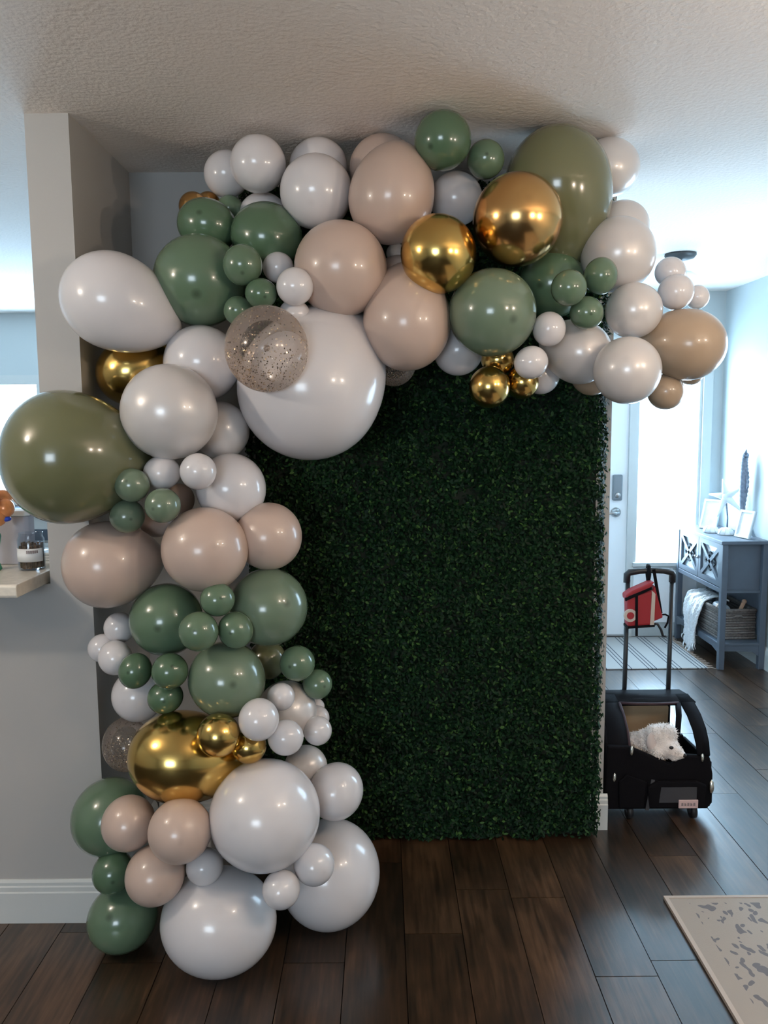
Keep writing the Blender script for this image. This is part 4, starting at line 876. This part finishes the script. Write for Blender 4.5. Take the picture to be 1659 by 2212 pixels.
MB().tube([sc_ + Vector((0, 0, -.03)), (2.315, 2.42, .90), (2.31, 2.41, ZT + .012)], .006, 8).build('stem', 'seahorse_glaze', st, True)
MB().lathe([(.036, ZT + .001), (.036, ZT + .010), (.020, ZT + .016)], (2.31, 2.41, 0), 20).build('base', 'seahorse_glaze', st, True)
sh = thing('seahorse', (2.335, 2.26, ZT), 'tall grey blue seahorse figurine on a stand in front of the bright wall', 'figurine')
# long curled tail at the bottom, arched neck and snout at the top, in the plane of the wall
pts = [(2.205, .905, .006), (2.222, .888, .010), (2.243, .895, .014), (2.252, .925, .017), (2.240, .965, .020), (2.238, 1.02, .024), (2.245, 1.08, .030), (2.252, 1.14, .034), (2.250, 1.20, .033), (2.243, 1.25, .027), (2.243, 1.29, .024), (2.250, 1.322, .024), (2.268, 1.335, .019)]
pa = []; ra = []
for i in range(len(pts) - 1):
    for k in range(4):
        f_ = k / 4; a = [pts[i][q] + (pts[i + 1][q] - pts[i][q]) * f_ for q in range(3)]
        pa.append((2.335, 4.49 - a[0], a[1])); ra.append(a[2] * .82 * (1.0 + (.13 if k % 2 else -.05)))
MB().tube(pa, ra, 12).build('body', 'seahorse_glaze', sh, True)
MB().tube([(2.335, 2.235, 1.325), (2.33, 2.262, 1.30), (2.328, 2.285, 1.275)], [.018, .011, .008], 10).build('snout', 'seahorse_glaze', sh, True)
MB().tube([(2.335, 2.236, 1.335), (2.335, 2.228, 1.365)], [.012, .003], 8).build('crest', 'seahorse_glaze', sh, True)
MB().prism([(2.205, 1.10), (2.185, 1.13), (2.19, 1.17), (2.215, 1.20)], 'x', 2.332, 2.338).build('fin', 'seahorse_glaze', sh)
MB().tube([(2.335, 2.25, .93), (2.335, 2.25, ZT + .012)], .006, 8).build('rod', 'nickel', sh, True)
MB().box(2.305, 2.365, 2.215, 2.285, ZT + .001, ZT + .016).build('base', 'seahorse_glaze', sh, bevel=.003)
for k, (a, b_, lbl) in enumerate(((2.165, 2.32, 'white ribbed shell on the cabinet top, beside the far frame'), (2.215, 2.21, 'white ribbed shell on the cabinet top, beside the near frame'))):
    s_ = thing('seashell', (a, b_, ZT), lbl, 'shell', 'white shells on the cabinet')
    MB().lathe([(.048, ZT + .001), (.050, ZT + .008), (.044, ZT + .026), (.030, ZT + .040), (.012, ZT + .047), (.001, ZT + .048)], (a, b_, 0), 26).build('dome', 'porcelain', s_, True)
    for q in range(9):
        t_ = 2 * math.pi * q / 9
        MB().tube([(a + math.cos(t_) * .050, b_ + math.sin(t_) * .050, ZT + .006), (a + math.cos(t_) * .043, b_ + math.sin(t_) * .043, ZT + .028), (a + math.cos(t_) * .029, b_ + math.sin(t_) * .029, ZT + .041), (a, b_, ZT + .048)], [.004, .004, .003, .002], 6).build('rib', 'porcelain', s_, True)
# basket with odds and ends on the shelf, throw hanging over it
zs = .169
bk = thing('wicker_basket', (2.235, 2.20, zs), 'grey brown wicker basket on the lower shelf of the cabinet', 'basket')
bx0, bx1, by0, by1, bh = 2.12, 2.345, 2.03, 2.44, .185
MB().box(bx0 + .012, bx1 - .012, by0 + .012, by1 - .012, zs, zs + .008).build('base', 'wicker', bk)
for k in range(11):
    z = zs + .008 + k * .0165; e_ = .004 * (k % 2)
    MB().tube([(bx0 + e_, by0 + e_, z), (bx1 - e_, by0 + e_, z), (bx1 - e_, by1 - e_, z), (bx0 + e_, by1 - e_, z), (bx0 + e_, by0 + e_ + .004, z)], .0085, 8).build('weave_row', 'wicker', bk, True)
MB().tube([(bx0, by0, zs + bh), (bx1, by0, zs + bh), (bx1, by1, zs + bh), (bx0, by1, zs + bh), (bx0, by0 + .005, zs + bh)], .012, 8).build('rim', 'wicker', bk, True)
MB().tube([(2.20, by0 - .012, zs + .14), (2.215, by0 - .022, zs + .155), (2.25, by0 - .022, zs + .155), (2.265, by0 - .012, zs + .14)], .006, 8).build('handle', 'wicker', bk, True)
c1 = thing('wooden_rod', (2.27, 2.08, zs), 'tan wooden stick poking out of the basket', 'stick')
MB().tube([(2.21, 2.10, zs + .012), (2.285, 2.06, zs + .235)], .012, 10).build('shaft', 'clutter_tan', c1, True)
MB().ball((2.286, 2.0595, zs + .238), .015, 12, 8).build('knob', 'clutter_tan', c1, True)
c2 = thing('rolled_cloth', (2.19, 2.12, zs), 'blue grey rolled cloth inside the basket', 'cloth')
MB().lathe([(.004, 2.07), (.03, 2.07), (.032, 2.08), (.032, 2.20), (.03, 2.21), (.004, 2.21)], (2.175, 0, zs + .18), 16, 'y').build('roll', 'clutter_blue', c2, True)
MB().lathe([(.034, 2.12), (.034, 2.15)], (2.175, 0, zs + .18), 16, 'y').build('tie', 'cream_fabric', c2, True)
def throw():
    t = thing('throw_blanket', (2.10, 2.38, zs - .06), 'fluffy white throw draped over the basket and the shelf edge', 'blanket')
    nu, nv = 34, 46; V = []; Fc = []
    for i in range(nv + 1):
        s_ = i / nv
        # path of the cloth: from inside the basket, over the rim, down the front
        if s_ < .35: q = s_ / .35; px_, pz_ = 2.27 - .16 * q, zs + .20 + .028 * math.sin(q * math.pi)
        else: q = (s_ - .35) / .65; px_, pz_ = 2.11 - .038 * math.sin(min(q * 2.5, 1) * math.pi / 2), zs + .20 - .29 * q
        for j_ in range(nu + 1):
            u_ = j_ / nu; y_ = 2.22 + .27 * u_
            wv = .016 * math.sin(u_ * 19 + s_ * 2.0) + .009 * math.sin(u_ * 37 + s_ * 6 + 1)
            drop = .05 * math.sin(u_ * 3.0) * max(0, (s_ - .5) * 2)
            y2 = y_ + (u_ - .5) * -.06 * s_ + .012 * math.sin(s_ * 9 + u_ * 4)
            V.append((px_ - abs(wv) * (1 if s_ > .3 else .3) - (.0 if s_ < .3 else .004), y2, pz_ + (wv * .5 if s_ < .4 else 0) + .02 * math.sin(u_ * 8) * s_ - drop))
    for i in range(nv):
        for j_ in range(nu):
            a = i * (nu + 1) + j_; Fc.append((a, a + 1, a + nu + 2, a + nu + 1))
    o = MB().add(V, Fc).build('cloth', 'throw_wool', t, True); o.modifiers.new('solid', 'SOLIDIFY').thickness = .010
    sub = o.modifiers.new('sub', 'SUBSURF'); sub.levels = 1; sub.render_levels = 1
    tx = bpy.data.textures.new('fleece', 'CLOUDS'); tx.noise_scale = .014
    dp = o.modifiers.new('fleece', 'DISPLACE'); dp.texture = tx; dp.strength = .010
    m = MB()
    for j_ in range(26):
        p = V[nv * (nu + 1) + int(j_ * nu / 25)]
        m.tube([p, (p[0] - .004, p[1] + random.uniform(-.006, .006), p[2] - .02), (p[0] + random.uniform(-.004, .004), p[1] + random.uniform(-.01, .01), p[2] - .04)], [.004, .0035, .002], 6)
    m.build('fringe', 'throw_wool', t, True, kind='stuff')
throw()

for o in scene.objects:
    for k in ('_w', '_m'):
        if k in o: del o[k]
